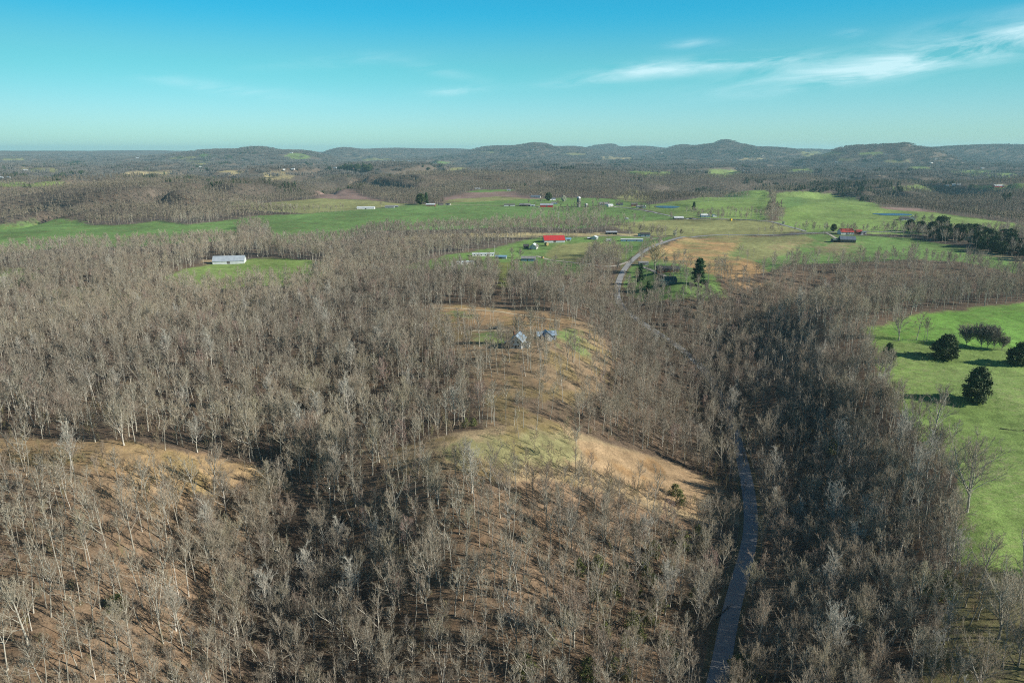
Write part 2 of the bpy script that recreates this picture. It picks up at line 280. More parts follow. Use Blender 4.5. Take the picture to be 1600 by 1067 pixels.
# ------------------------------------------------------------------ materials
MAT = {}
def mat(name, col, rough=0.8, metal=0.0, noise=None, bump=None, spec=0.3, rand=None):
    """procedural material; noise=(scale, second colour), rand=(dark, light) tone by object, bump=(scale, strength)"""
    m = bpy.data.materials.new(name); m.use_nodes = True; MAT[name] = m
    n = m.node_tree.nodes; l = m.node_tree.links; b = n['Principled BSDF']
    b.inputs['Roughness'].default_value = rough; b.inputs['Metallic'].default_value = metal; b.inputs['Specular IOR Level'].default_value = spec
    b.inputs['Base Color'].default_value = (*col, 1)
    out = None
    t = n.new('ShaderNodeTexCoord')
    if noise:
        tx = n.new('ShaderNodeTexNoise'); tx.inputs['Scale'].default_value = noise[0]; tx.inputs['Detail'].default_value = 4; l.new(t.outputs['Object'], tx.inputs['Vector'])
        mr = n.new('ShaderNodeMapRange'); mr.inputs[1].default_value = 0.35; mr.inputs[2].default_value = 0.65; l.new(tx.outputs[0], mr.inputs[0])
        mx = n.new('ShaderNodeMix'); mx.data_type = 'RGBA'; l.new(mr.outputs[0], mx.inputs[0]); mx.inputs[6].default_value = (*col, 1); mx.inputs[7].default_value = (*noise[1], 1)
        out = mx.outputs[2]
    if rand:
        stand = name in ('twigs', 'far_twigs', 'far_bark')
        oi = n.new('ShaderNodeObjectInfo'); cr = n.new('ShaderNodeValToRGB')
        els = cr.color_ramp.elements; els[0].color = (*rand[0], 1); els[1].color = (*rand[-1], 1)
        for i, c in enumerate(rand[1:-1]): e = els.new((i + 1) / (len(rand) - 1)); e.color = (*c, 1)
        l.new(oi.outputs['Random'], cr.inputs[0])
        if out is None: out = cr.outputs[0]
        else:
            mm = n.new('ShaderNodeMix'); mm.data_type = 'RGBA'; mm.blend_type = 'MULTIPLY'; mm.inputs[0].default_value = 1
            l.new(out, mm.inputs[6]); l.new(cr.outputs[0], mm.inputs[7]); out = mm.outputs[2]
    if rand and stand:       # stands of different species read lighter or browner
        gp = n.new('ShaderNodeNewGeometry'); sx = n.new('ShaderNodeTexNoise'); sx.inputs['Scale'].default_value = 0.0045; sx.inputs['Detail'].default_value = 3; l.new(gp.outputs['Position'], sx.inputs['Vector'])
        sr = n.new('ShaderNodeValToRGB'); sr.color_ramp.elements[0].position = .36; sr.color_ramp.elements[0].color = (.68, .66, .66, 1); sr.color_ramp.elements[1].position = .64; sr.color_ramp.elements[1].color = (1.12, 1.08, 1.0, 1); l.new(sx.outputs[0], sr.inputs[0])
        mm = n.new('ShaderNodeMix'); mm.data_type = 'RGBA'; mm.blend_type = 'MULTIPLY'; mm.inputs[0].default_value = 1; l.new(out, mm.inputs[6]); l.new(sr.outputs[0], mm.inputs[7]); out = mm.outputs[2]
    if out is not None: l.new(out, b.inputs['Base Color'])
    if bump:
        bx = n.new('ShaderNodeTexNoise'); bx.inputs['Scale'].default_value = bump[0]; bx.inputs['Detail'].default_value = 3; l.new(t.outputs['Object'], bx.inputs['Vector'])
        bp = n.new('ShaderNodeBump'); bp.inputs['Strength'].default_value = bump[1]; bp.inputs['Distance'].default_value = 0.1; l.new(bx.outputs[0], bp.inputs['Height']); l.new(bp.outputs[0], b.inputs['Normal'])
    return m
TW = [(0.225, 0.19, 0.15), (0.355, 0.315, 0.25), (0.29, 0.255, 0.2), (0.39, 0.36, 0.285), (0.3, 0.235, 0.19), (0.345, 0.32, 0.23), (0.265, 0.24, 0.205)]
mat('bark', (1, 1, 1), 0.9, noise=(1.2, (0.7, 0.7, 0.7)), rand=[(0.28, 0.26, 0.21), (0.44, 0.42, 0.35), (0.35, 0.33, 0.27), (0.54, 0.51, 0.44)])
mat('twigs', (1, 1, 1), 0.9, rand=TW)
mat('far_twigs', (1, 1, 1), 0.9, rand=[(0.165, 0.15, 0.12), (0.235, 0.215, 0.165), (0.19, 0.175, 0.14), (0.21, 0.185, 0.155)])
mat('distant_twigs', (1, 1, 1), 0.9, rand=[(0.13, 0.125, 0.115), (0.19, 0.18, 0.16), (0.155, 0.145, 0.13)])
mat('far_bark', (1, 1, 1), 0.9, rand=[(0.24, 0.21, 0.17), (0.32, 0.29, 0.24)])
mat('pale_bark', (0.55, 0.53, 0.47), 0.85, noise=(1.5, (0.3, 0.28, 0.23)))
mat('pale_twigs', (0.42, 0.4, 0.34), 0.9)
mat('thicket_twigs', (0.2, 0.185, 0.15), 0.9)
mat('bud_twigs', (0.34, 0.24, 0.2), 0.9)
mat('brush', (1, 1, 1), 0.9, rand=[(0.2, 0.15, 0.11), (0.3, 0.24, 0.16), (0.24, 0.2, 0.15), (0.22, 0.2, 0.1)])
mat('cedar_leaf', (0.045, 0.07, 0.028), 0.8, noise=(0.6, (0.09, 0.12, 0.05)))
mat('sapling_leaf', (0.10, 0.12, 0.035), 0.8, noise=(0.9, (0.17, 0.19, 0.06)))
mat('pine_leaf', (0.03, 0.075, 0.03), 0.8, noise=(0.4, (0.055, 0.11, 0.04)))
mat('blossom', (0.62, 0.6, 0.5), 0.8, noise=(0.6, (0.45, 0.46, 0.35)))
mat('willow_twigs', (0.42, 0.36, 0.2), 0.85)
mat('white_paint', (0.72, 0.72, 0.7), 0.6, noise=(0.4, (0.58, 0.58, 0.56)))
mat('white_metal', (0.6, 0.63, 0.64), 0.45, 0.0, noise=(0.3, (0.45, 0.49, 0.51)))
mat('barn_roof', (0.36, 0.41, 0.45), 0.45, noise=(0.3, (0.28, 0.32, 0.36)))
mat('grey_metal', (0.42, 0.45, 0.47), 0.4, 0.2, noise=(0.3, (0.3, 0.33, 0.36)))
mat('blue_metal', (0.17, 0.23, 0.3), 0.45, 0.0, noise=(0.4, (0.26, 0.34, 0.42)))
mat('slate_roof', (0.10, 0.13, 0.17), 0.55, 0.0, noise=(0.4, (0.15, 0.18, 0.22)))
mat('blue_siding', (0.16, 0.3, 0.42), 0.6, noise=(0.4, (0.2, 0.34, 0.46)))
mat('red_metal', (0.5, 0.035, 0.04), 0.5, noise=(0.3, (0.4, 0.05, 0.05)))
mat('red_roof', (0.42, 0.06, 0.045), 0.6, noise=(0.5, (0.33, 0.07, 0.06)))
mat('brick', (0.28, 0.11, 0.07), 0.9, noise=(1.0, (0.2, 0.08, 0.06)))
mat('dark_roof', (0.045, 0.045, 0.05), 0.85, noise=(0.6, (0.07, 0.07, 0.075)))
mat('grey_roof', (0.18, 0.18, 0.18), 0.85, noise=(0.6, (0.25, 0.25, 0.25)))
mat('green_roof', (0.05, 0.09, 0.075), 0.7, noise=(0.6, (0.08, 0.12, 0.1)))
mat('weathered_wood', (0.1, 0.095, 0.09), 0.9, noise=(0.8, (0.15, 0.14, 0.13)))
mat('glass', (0.03, 0.04, 0.05), 0.15, spec=0.6)
mat('concrete', (0.33, 0.31, 0.28), 0.9, noise=(0.5, (0.24, 0.23, 0.21)))
mat('silo_stave', (0.12, 0.12, 0.12), 0.8, noise=(0.7, (0.2, 0.2, 0.2)))
mat('dome_metal', (0.6, 0.6, 0.6), 0.4, 0.3)
mat('hay', (0.36, 0.28, 0.13), 0.95, noise=(2, (0.25, 0.19, 0.09)))
mat('yellow_paint', (0.6, 0.42, 0.03), 0.6)
mat('car_dark', (0.03, 0.032, 0.038), 0.35, 0.2); mat('car_white', (0.7, 0.7, 0.7), 0.35); mat('car_red', (0.35, 0.03, 0.03), 0.35)
mat('rubber', (0.02, 0.02, 0.02), 0.9)
mat('post_wood', (0.22, 0.2, 0.17), 0.9)
mat('wire', (0.25, 0.25, 0.25), 0.6)
mat('cow_hide', (0.02, 0.018, 0.016), 0.8)
mat('asphalt', (0.28, 0.28, 0.275), 0.9, noise=(0.08, (0.24, 0.24, 0.235)), bump=(8, 0.3))
mat('gravel', (0.42, 0.38, 0.32), 0.95, noise=(0.6, (0.3, 0.27, 0.22)))
mat('straw', (0.5, 0.42, 0.28), 0.95, noise=(0.4, (0.36, 0.29, 0.18)))
mat('log', (0.06, 0.05, 0.045), 0.9)

def ground_material():
    m = bpy.data.materials.new('ground_cover'); m.use_nodes = True; MAT['ground'] = m
    n = m.node_tree.nodes; l = m.node_tree.links; b = n['Principled BSDF']; b.inputs['Roughness'].default_value = 0.95; b.inputs['Specular IOR Level'].default_value = 0.1
    t = n.new('ShaderNodeTexCoord'); at = n.new('ShaderNodeVertexColor'); at.layer_name = 'cover'
    ga = n.new('ShaderNodeAttribute'); ga.attribute_name = 'grass'
    def noise(sc, det=4, rough=0.6, vec=None, dist=0):
        x = n.new('ShaderNodeTexNoise'); x.inputs['Scale'].default_value = sc; x.inputs['Detail'].default_value = det; x.inputs['Roughness'].default_value = rough
        x.inputs['Distortion'].default_value = dist
        l.new(vec or t.outputs['Object'], x.inputs['Vector']); return x.outputs[0]
    def rng_(v, a, b_, c, d):
        x = n.new('ShaderNodeMapRange'); x.inputs[1].default_value = a; x.inputs[2].default_value = b_; x.inputs[3].default_value = c; x.inputs[4].default_value = d; l.new(v, x.inputs[0]); return x.outputs[0]
    def mixc(f, a, b_, mode='MIX'):
        x = n.new('ShaderNodeMix'); x.data_type = 'RGBA'; x.blend_type = mode
        for i, v in ((0, f), (6, a), (7, b_)):
            if hasattr(v, 'links'): l.new(v, x.inputs[i])
            elif i == 0: x.inputs[i].default_value = v
            else: x.inputs[i].default_value = (*v, 1)
        return x.outputs[2]
    def mul(a, b_):
        x = n.new('ShaderNodeMath'); x.operation = 'MULTIPLY'
        for i, v in enumerate((a, b_)):
            if hasattr(v, 'links'): l.new(v, x.inputs[i])
            else: x.inputs[i].default_value = v
        return x.outputs[0]
    big = rng_(noise(0.012, 5), 0.35, 0.65, 0.72, 1.3)
    mid = rng_(noise(0.16, 6, 0.7), 0.35, 0.65, 0.7, 1.3)
    fine = rng_(noise(1.4, 4, 0.75), 0.3, 0.7, 0.62, 1.38)
    c = mixc(1.0, at.outputs[0], (1, 1, 1), 'MULTIPLY')
    g = mul(mul(big, mid), fine)
    cc = n.new('ShaderNodeCombineColor')
    for i in range(3): l.new(g, cc.inputs[i])
    c = mixc(1.0, c, cc.outputs[0], 'MULTIPLY')
    # pasture: drifts of dry straw-coloured tufts through the green
    mp = n.new('ShaderNodeMapping'); mp.inputs['Scale'].default_value = (0.5, 1.1, 1); mp.inputs['Rotation'].default_value = (0, 0, 0.5); l.new(t.outputs['Object'], mp.inputs[0])
    dry = rng_(noise(0.55, 6, 0.78, mp.outputs[0], 0.6), 0.47, 0.66, 0, 1); drift = rng_(noise(0.02, 4), 0.38, 0.62, 0.05, 0.75)
    f = mul(mul(dry, drift), ga.outputs['Fac'])
    c = mixc(f, c, (0.34, 0.33, 0.17))
    dk = rng_(noise(0.8, 4, 0.7, None, 0.8), 0.54, 0.7, 0, 0.6)
    c = mixc(mul(dk, ga.outputs['Fac']), c, (0.03, 0.07, 0.02))
    sp = rng_(noise(2.2, 3, 0.8), 0.52, 0.62, 0, 0.5); inv0 = n.new('ShaderNodeMath'); inv0.operation = 'SUBTRACT'; inv0.inputs[0].default_value = 1; l.new(ga.outputs['Fac'], inv0.inputs[1])
    c = mixc(mul(sp, inv0.outputs[0]), c, (0.31, 0.235, 0.16))
    sp2 = rng_(noise(1.1, 5, 0.8, None, 1.2), 0.54, 0.66, 0, 0.65); c = mixc(mul(sp2, inv0.outputs[0]), c, (0.085, 0.055, 0.038))
    # bare soil showing in the litter
    so_ = rng_(noise(0.07, 5, 0.7), 0.55, 0.72, 0, 0.55)
    inv = n.new('ShaderNodeMath'); inv.operation = 'SUBTRACT'; inv.inputs[0].default_value = 1; l.new(ga.outputs['Fac'], inv.inputs[1])
    c = mixc(mul(so_, inv.outputs[0]), c, (0.26, 0.16, 0.09))
    l.new(c, b.inputs['Base Color'])
    bp = n.new('ShaderNodeBump'); bp.inputs['Strength'].default_value = 0.6; bp.inputs['Distance'].default_value = 0.5
    l.new(noise(0.9, 5, 0.75), bp.inputs['Height']); l.new(bp.outputs[0], b.inputs['Normal'])
ground_material()
mw = mat('pond_water', (0.035, 0.06, 0.11), 0.3, spec=0.2)

# ------------------------------------------------------------------ mesh helpers
def npmesh(name, v, f, mats, fm=None, smooth=False):
    me = bpy.data.meshes.new(name); v = np.asarray(v, np.float32); f = np.asarray(f, np.int32)
    k = f.shape[1]
    me.vertices.add(len(v)); me.vertices.foreach_set('co', v.ravel())
    me.loops.add(f.size); me.loops.foreach_set('vertex_index', f.ravel())
    me.polygons.add(len(f)); me.polygons.foreach_set('loop_start', np.arange(0, f.size, k, dtype=np.int32))
    me.polygons.foreach_set('loop_total', np.full(len(f), k, np.int32))
    if fm is not None: me.polygons.foreach_set('material_index', np.asarray(fm, np.int32))
    if smooth: me.polygons.foreach_set('use_smooth', np.ones(len(f), bool))
    for m in mats: me.materials.append(MAT[m])
    me.update(); me.validate(); return me
def obj(name, me, parent=None, loc=None, coll=None):
    o = bpy.data.objects.new(name, me); (coll or C).objects.link(o)
    if parent: o.parent = parent
    if loc: o.location = loc
    return o
def tag(o, label=None, cat=None, group=None, kind=None):
    if label: o['label'] = label
    if cat: o['category'] = cat
    if group: o['group'] = group
    if kind: o['kind'] = kind
    return o
def thing(name, label, cat, loc, rz=0, group=None):
    o = bpy.data.objects.new(name, None); C.objects.link(o); o.location = loc; o.rotation_euler = (0, 0, rz); o.empty_display_size = 1
    return tag(o, label, cat, group)
class MB:
    def __init__(s): s.v = []; s.f = []
    def quad(s, *p):
        i = len(s.v); s.v += [tuple(q) for q in p]; s.f.append(tuple(range(i, i + len(p)))); return s
    def box(s, x0, x1, y0, y1, z0, z1):
        i = len(s.v); s.v += [(x0, y0, z0), (x1, y0, z0), (x1, y1, z0), (x0, y1, z0), (x0, y0, z1), (x1, y0, z1), (x1, y1, z1), (x0, y1, z1)]
        s.f += [tuple(i + a for a in q) for q in ((0, 3, 2, 1), (4, 5, 6, 7), (0, 1, 5, 4), (1, 2, 6, 5), (2, 3, 7, 6), (3, 0, 4, 7))]; return s
    def prism(s, prof, x0, x1):          # profile in (y,z), extruded along x
        i = len(s.v); n = len(prof); s.v += [(x0, y, z) for y, z in prof] + [(x1, y, z) for y, z in prof]
        s.f.append(tuple(i + k for k in range(n))[::-1]); s.f.append(tuple(i + n + k for k in range(n)))
        for k in range(n): s.f.append((i + k, i + (k + 1) % n, i + n + (k + 1) % n, i + n + k))
        return s
    def lathe(s, prof, n=16, c=(0, 0)):
        i = len(s.v)
        for r, z in prof: s.v += [(c[0] + r * cos(2 * pi * k / n), c[1] + r * sin(2 * pi * k / n), z) for k in range(n)]
        for j in range(len(prof) - 1):
            for k in range(n): s.f.append((i + j * n + k, i + j * n + (k + 1) % n, i + (j + 1) * n + (k + 1) % n, i + (j + 1) * n + k))
        s.f.append(tuple(i + (len(prof) - 1) * n + k for k in range(n))); return s
    def disc(s, c, r, y0, y1, n=14):     # wheel, axis along y
        i = len(s.v)
        for y in (y0, y1): s.v += [(c[0] + r * cos(2 * pi * k / n), y, c[1] + r * sin(2 * pi * k / n)) for k in range(n)]
        for k in range(n): s.f.append((i + k, i + (k + 1) % n, i + n + (k + 1) % n, i + n + k))
        s.f.append(tuple(i + k for k in range(n))[::-1]); s.f.append(tuple(i + n + k for k in range(n))); return s
    def build(s, name, m, parent=None, smooth=False):
        me = bpy.data.meshes.new(name); me.from_pydata(s.v, [], s.f); me.materials.append(MAT[m]); me.update()
        if smooth:
            for p in me.polygons: p.use_smooth = True
        return obj(name, me, parent)

# ------------------------------------------------------------------ the ground sheet
def pond(pts, name='pond'):
    P = np.array([hit(*p)[:2] for p in pts]); c = (P.max(0) + P.min(0)) / 2; z = float(np.median([zt(*p) for p in P])); e = (P.max(0) - P.min(0)) / 2
    PONDS.append((c[0], c[1], e[0] * 1.1, e[1] * 1.15, z))
    v = [(c[0] + e[0] * cos(t) * (1 + .12 * sin(3 * t + 1)), c[1] + e[1] * sin(t) * (1 + .1 * cos(2 * t)), z) for t in np.linspace(0, 2 * pi, 36, endpoint=False)]
    me = bpy.data.meshes.new(name); me.from_pydata(v, [], [tuple(range(36))]); me.materials.append(MAT['pond_water'])
    tag(obj(name, me), kind='structure')
pond([(1368, 335.5), (1385, 333), (1405, 333), (1423, 335), (1410, 337.5), (1385, 338)])
pond([(1018, 322.5), (1035, 321.5), (1055, 322), (1066, 324), (1050, 325), (1030, 324)])
def build_ground():
    na, nr = 1000, 1120
    rr = np.geomspace(40, 27000, nr); aa = np.radians(np.linspace(-62, 62, na))
    A, RR = np.meshgrid(aa, rr); x = (RR * np.sin(A)).ravel(); y = (RR * np.cos(A)).ravel()
    z = terrain(x, y)
    idx = np.arange(na * nr).reshape(nr, na)
    f = np.stack([idx[:-1, :-1], idx[:-1, 1:], idx[1:, 1:], idx[1:, :-1]], -1).reshape(-1, 4)[:, ::-1]
    # forest colour, then the open areas
    r = np.hypot(x, y)
    col = np.empty((len(x), 4), np.float32); col[:] = (0.10, 0.085, 0.07, 1)
    grass = np.zeros(len(x), np.float32)
    js = np.clip(r / 260, 0.5, 6)
    xj = x + js * (2.4 * fbm(x / 9, y / 9, 71, 3)); yj = y + js * (2.4 * fbm(x / 9 + 7, y / 9, 73, 3))
    JX = [3.2 * fbm(x / (5 + 4 * q), y / (5 + 4 * q), 201 + 3 * q, 2) * js for q in range(3)]; JY = [3.2 * fbm(x / (5 + 4 * q), y / (5 + 4 * q), 231 + 3 * q, 2) * js for q in range(3)]
    def soft(P, a=1.0, w=1.0):
        pad = 25 * w; b = np.nonzero((x > P[:, 0].min() - pad) & (x < P[:, 0].max() + pad) & (y > P[:, 1].min() - pad) & (y < P[:, 1].max() + pad))[0]
        t = np.zeros(len(b))
        for q in range(3): t += inside(x[b] + JX[q][b] * w, y[b] + JY[q][b] * w, P) / 3
        return b, (t * a)[:, None]
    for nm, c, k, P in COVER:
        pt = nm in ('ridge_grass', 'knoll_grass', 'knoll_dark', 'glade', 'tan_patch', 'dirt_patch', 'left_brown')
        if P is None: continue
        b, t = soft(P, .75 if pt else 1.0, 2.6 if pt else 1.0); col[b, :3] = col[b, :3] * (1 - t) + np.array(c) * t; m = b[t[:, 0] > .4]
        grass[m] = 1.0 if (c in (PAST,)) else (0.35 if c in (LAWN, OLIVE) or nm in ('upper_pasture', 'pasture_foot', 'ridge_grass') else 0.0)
    # orange soil fading to grass towards the right of its field
    P = [c for c in COVER if c[0] == 'orange_field'][0][3]; m = inside(xj, yj, P)
    t = np.clip(0.5 + 1.4 * fbm(x / 30, y / 12, 77, 4) + (x - P[:, 0].mean()) / 260, 0, 1)[:, None] * 0.8
    col[m, :3] = (col[m, :3] * (1 - t[m]) + np.array(OLIVE) * t[m])
    # mown green showing through the tan ridge and knoll
    for nm in ('ridge_strip', 'knoll', 'left_clearing', 'ridge_dirt'):
        P = [c for c in COVER if c[0] == nm][0][3]; m = inside(xj, yj, P)
        t = (S((fbm(x / 14, y / 14, 81, 4) - 0.05) * 4) * 0.55)[:, None]
        g = np.array((0.20, 0.16, 0.06)) if nm != 'ridge_dirt' else np.array((0.30, 0.17, 0.085))
        col[m, :3] = col[m, :3] * (1 - t[m]) + g * t[m]
    d, _ = pdist(x[r < 1200], y[r < 1200], road_main[:18]); m = np.zeros(len(x), bool); m[r < 1200] = (d < 5.2)
    col[m, :3] = (0.13, 0.11, 0.06)
    me = npmesh('ground', np.stack([x, y, z], -1), f, ['ground'], smooth=True)
    ca = me.color_attributes.new('cover', 'FLOAT_COLOR', 'POINT'); ca.data.foreach_set('color', col.ravel())
    g = me.attributes.new('grass', 'FLOAT', 'POINT'); g.data.foreach_set('value', grass)
    tag(obj('ground', me), kind='structure', label='rolling ground of leaf litter, pasture and tilled fields')
build_ground()

def resample(P, step):
    P = np.asarray(P)[:, :2]
    # smooth with Chaikin, then even steps
    for _ in range(3):
        a = P[:-1] * .75 + P[1:] * .25; b = P[:-1] * .25 + P[1:] * .75
        P = np.vstack([P[:1], np.stack([a, b], 1).reshape(-1, 2), P[-1:]])
    s = np.r_[0, np.cumsum(np.hypot(*np.diff(P, axis=0).T))]; t = np.arange(0, s[-1], step)
    return np.stack([np.interp(t, s, P[:, 0]), np.interp(t, s, P[:, 1])], -1)
for nm, P, hw, sf in ROADS:
    Q = resample(P, 3.0 if hw > 3 else 2.5); T = np.gradient(Q, axis=0); T /= np.linalg.norm(T, axis=1)[:, None]; N = np.stack([T[:, 1], -T[:, 0]], -1)
    off = np.linspace(-hw, hw, 5); V = Q[:, None, :] + N[:, None, :] * off[None, :, None]
    zz = terrain(V[..., 0], V[..., 1]); D = np.hypot(V[..., 0], V[..., 1])
    if nm == 'road': zz = np.repeat(zz.mean(1)[:, None], 5, 1)
    zz = zz + 0.06 + np.clip(D - 300, 0, 2000) * 0.00028
    v = np.concatenate([V, zz[..., None]], -1).reshape(-1, 3); n = len(Q); idx = np.arange(n * 5).reshape(n, 5)
    f = np.stack([idx[:-1, :-1], idx[:-1, 1:], idx[1:, 1:], idx[1:, :-1]], -1).reshape(-1, 4)[:, ::-1]
    tag(obj(nm, npmesh(nm, v, f, [sf])), kind='structure')
    ROADS[[id(q[1]) for q in ROADS].index(id(P))] = (nm, np.c_[Q, np.zeros(n)][::4], hw, sf)
# ------------------------------------------------------------------ trees
def tubes(segs, sides):
    """segs: array n x 8 (x0 y0 z0 r0 x1 y1 z1 r1)"""
    s = np.asarray(segs, float); a = s[:, 0:3]; b = s[:, 4:7]; d = b - a; d /= np.maximum(np.linalg.norm(d, axis=1), 1e-6)[:, None]
    ref = np.where(np.abs(d[:, 2:3]) > 0.9, np.array([[1., 0, 0]]), np.array([[0, 0, 1.]]))
    u = np.cross(d, ref); u /= np.linalg.norm(u, axis=1)[:, None]; w = np.cross(d, u)
    n = len(s); V = np.empty((n, 2, sides, 3))
    for k in range(sides):
        o = cos(2 * pi * k / sides) * u + sin(2 * pi * k / sides) * w
        V[:, 0, k] = a + o * s[:, 3:4]; V[:, 1, k] = b + o * s[:, 7:8]
    base = (np.arange(n) * 2 * sides)[:, None]; F_ = []
    for k in range(sides): F_.append(base + np.array([[k, (k + 1) % sides, sides + (k + 1) % sides, sides + k]]))
    return V.reshape(-1, 3), np.concatenate(F_, 0)
def rot_about(v, ax, an):
    ax = ax / np.linalg.norm(ax); return v * cos(an) + np.cross(ax, v) * sin(an) + ax * np.dot(ax, v) * (1 - cos(an))
def grow(seed, H=22, cb=0.5, spread=4.5, r0=0.24, nl_=11, nb=6, ntw=5, nf=3, tr=0.024, up=0.55, fork=0, wob=0.25, top=0.8):
    """a bare broadleaf tree: segments of trunk, limbs, twigs"""
    g = np.random.RandomState(seed); trunk = []; limb = []; twig = []
    def path(p, d, L, ra, rb, n, curl, out, grav=0.0):
        pts = [p]; dd = d.copy(); rs = np.linspace(ra, rb, n + 1)
        for i in range(n):
            dd = dd + g.normal(0, curl, 3) + np.array([0, 0, grav]); dd /= np.linalg.norm(dd); q = pts[-1] + dd * L / n
            out.append([*pts[-1], rs[i], *q, rs[i + 1]]); pts.append(q)
        return np.array(pts), rs
    def along(pts, t):
        s = t * (len(pts) - 1); i = min(int(s), len(pts) - 2); f = s - i; d = pts[i + 1] - pts[i]
        return pts[i] * (1 - f) + pts[i + 1] * f, d / np.linalg.norm(d)
    P, rs = path(np.array([0, 0, -0.4]), np.array([g.normal(0, .03), g.normal(0, .03), 1.]), H * top, r0, r0 * 0.3, 9, 0.035 * wob * 4, trunk, 0.03)
    trunk[0][3] = r0 * 1.35
    starts = [(P, rs)]
    if fork:
        for _ in range(fork):
            t = g.uniform(cb * 0.7, cb * 1.2); p, d = along(P, min(t / top, .8)); dd = rot_about(d, g.normal(0, 1, 3), R(g.uniform(20, 32))); dd[2] = abs(dd[2])
            Q, r2 = path(p, dd, H * (1 - t) * 0.92, r0 * 0.6, r0 * 0.2, 6, 0.07, trunk, 0.08); starts.append((Q, r2))
    phi = g.uniform(0, 6.28)
    for si, (Q, rr) in enumerate(starts):
        n1 = nl_ if si == 0 else max(4, nl_ // 2); lo = cb / top if si == 0 else 0.15
        for i in range(n1):
            t = lo + (1 - lo) * (i + g.uniform(0, .9)) / n1; t = min(t, 0.99); p, d = along(Q, t); phi += 2.4 + g.normal(0, .3)
            rel = (t - lo) / (1 - lo); tilt = up * 0.85 + 0.9 * rel ** 1.3 * up + g.normal(0, .12)
            dd = np.array([cos(phi) * (1 - tilt * .5), sin(phi) * (1 - tilt * .5), tilt + .15]); dd /= np.linalg.norm(dd)
            L = spread * (1.15 - 0.55 * rel) * g.uniform(.7, 1.15); rb = max(rr[min(int(t * (len(rr) - 1)), len(rr) - 1)] * 0.5, tr * 3.6)
            B, rb_ = path(p, dd, L, rb, tr * 1.8, 4, 0.13, limb, 0.09)
            for j in range(nb):
                tj = 0.22 + 0.78 * (j + g.uniform(0, .8)) / nb; q, d2 = along(B, min(tj, .99)); ax = g.normal(0, 1, 3)
                d3 = rot_about(d2, np.cross(d2, ax), R(g.uniform(22, 50))); d3[2] += .32; d3 /= np.linalg.norm(d3)
                L2 = L * g.uniform(.3, .5) * (1.15 - .5 * tj); T_, _ = path(q, d3, L2, tr * 1.8, tr * 1.0, 3, 0.16, twig, 0.07)
                for k in range(ntw):
                    q2, d4 = along(T_, g.uniform(.15, 1)); d5 = rot_about(d4, np.cross(d4, g.normal(0, 1, 3)), R(g.uniform(18, 48))); d5[2] += .22; d5 /= np.linalg.norm(d5)
                    L3 = L2 * g.uniform(.35, .65); U, _ = path(q2, d5, L3, tr, tr * .6, 1 if nf == 0 else 2, 0.15, twig, 0.05)
                    for m in range(nf):
                        q3, d6 = along(U, g.uniform(.1, 1)); d7 = rot_about(d6, np.cross(d6, g.normal(0, 1, 3)), R(g.uniform(14, 40)))
                        path(q3, d7, L3 * g.uniform(.4, .75), tr * .7, tr * .4, 1, 0, twig)
    return trunk, limb, twig
def join(parts):
    v = []; f = []; fm = []; o = 0
    for (a, b), mi in parts:
        v.append(a); f.append(b + o); fm += [mi] * len(b); o += len(a)
    return np.concatenate(v), np.concatenate(f), fm
def tree_meshes(seed, bark='bark', tw='twigs', **kw):
    kw['spread'] = kw.get('spread', 4.5) * 1.25; kw.setdefault('tr', .023); kw['nl_'] = int(kw['nl_'] * 1.1); kw['nf'] = 3; kw['cb'] *= .84
    t, l_, w = grow(seed, **kw)
    tr = npmesh('trunk', *tubes(t, 7), [bark], smooth=True)
    v, f, fm = join([(tubes(l_, 4), 0), (tubes(w, 3), 1)])
    cr = npmesh('crown', v, f, [bark, tw], fm)
    v, f, fm = join([(tubes(t, 5), 0), (tubes(l_, 4), 0), (tubes(w, 3), 1)])
    full = npmesh('bare_tree', v, f, [bark, tw], fm)
    return tr, cr, full
KINDS = {}   # name: (list of meshes, words)
def K(name, words, **kw): KINDS[name] = (tree_meshes(**kw), words)
K('slim1', 'tall slim', seed=1, H=24, cb=.55, spread=3.6, r0=.19, nl_=12)
K('slim2', 'slender high-crowned', seed=2, H=26, cb=.62, spread=3.2, r0=.18, nl_=10)
K('slim3', 'thin straight', seed=3, H=21, cb=.5, spread=3.0, r0=.15, nl_=11)
K('mid1', 'upright grey', seed=4, H=23, cb=.42, spread=4.8, r0=.25, nl_=14)
K('mid2', 'forked', seed=5, H=22, cb=.4, spread=4.2, r0=.26, nl_=9, fork=1)
K('mid3', 'twin-stemmed', seed=6, H=24, cb=.35, spread=4.0, r0=.24, nl_=9, fork=2)
K('broad1', 'broad-crowned', seed=7, H=22, cb=.3, spread=6.8, r0=.34, nl_=16, nb=7, up=.7)
K('broad2', 'wide spreading', seed=8, H=20, cb=.28, spread=7.0, r0=.36, nl_=15, nb=7, fork=2, up=.6)
K('crook', 'crooked', seed=9, H=18, cb=.4, spread=4.6, r0=.22, nl_=10, wob=.9)
K('small', 'small twiggy', seed=10, H=12, cb=.3, spread=3.4, r0=.12, nl_=12, tr=.018)
K('sparse', 'nearly branchless', seed=11, H=23, cb=.6, spread=2.4, r0=.17, nl_=8, nb=4, ntw=3)
K('pale', 'pale white-limbed', seed=12, H=22, cb=.3, spread=6.2, r0=.34, nl_=14, nb=6, fork=1, bark='pale_bark', tw='pale_twigs', up=.75)
K('bud', 'reddish budding', seed=13, H=21, cb=.4, spread=4.4, r0=.2, nl_=13, tw='bud_twigs')
NAMES0 = list(KINDS)
K('thick', 'bushy', seed=77, H=11, cb=.2, spread=4.6, r0=.14, nl_=20, nb=7, tr=.04, fork=3, tw='thicket_twigs')
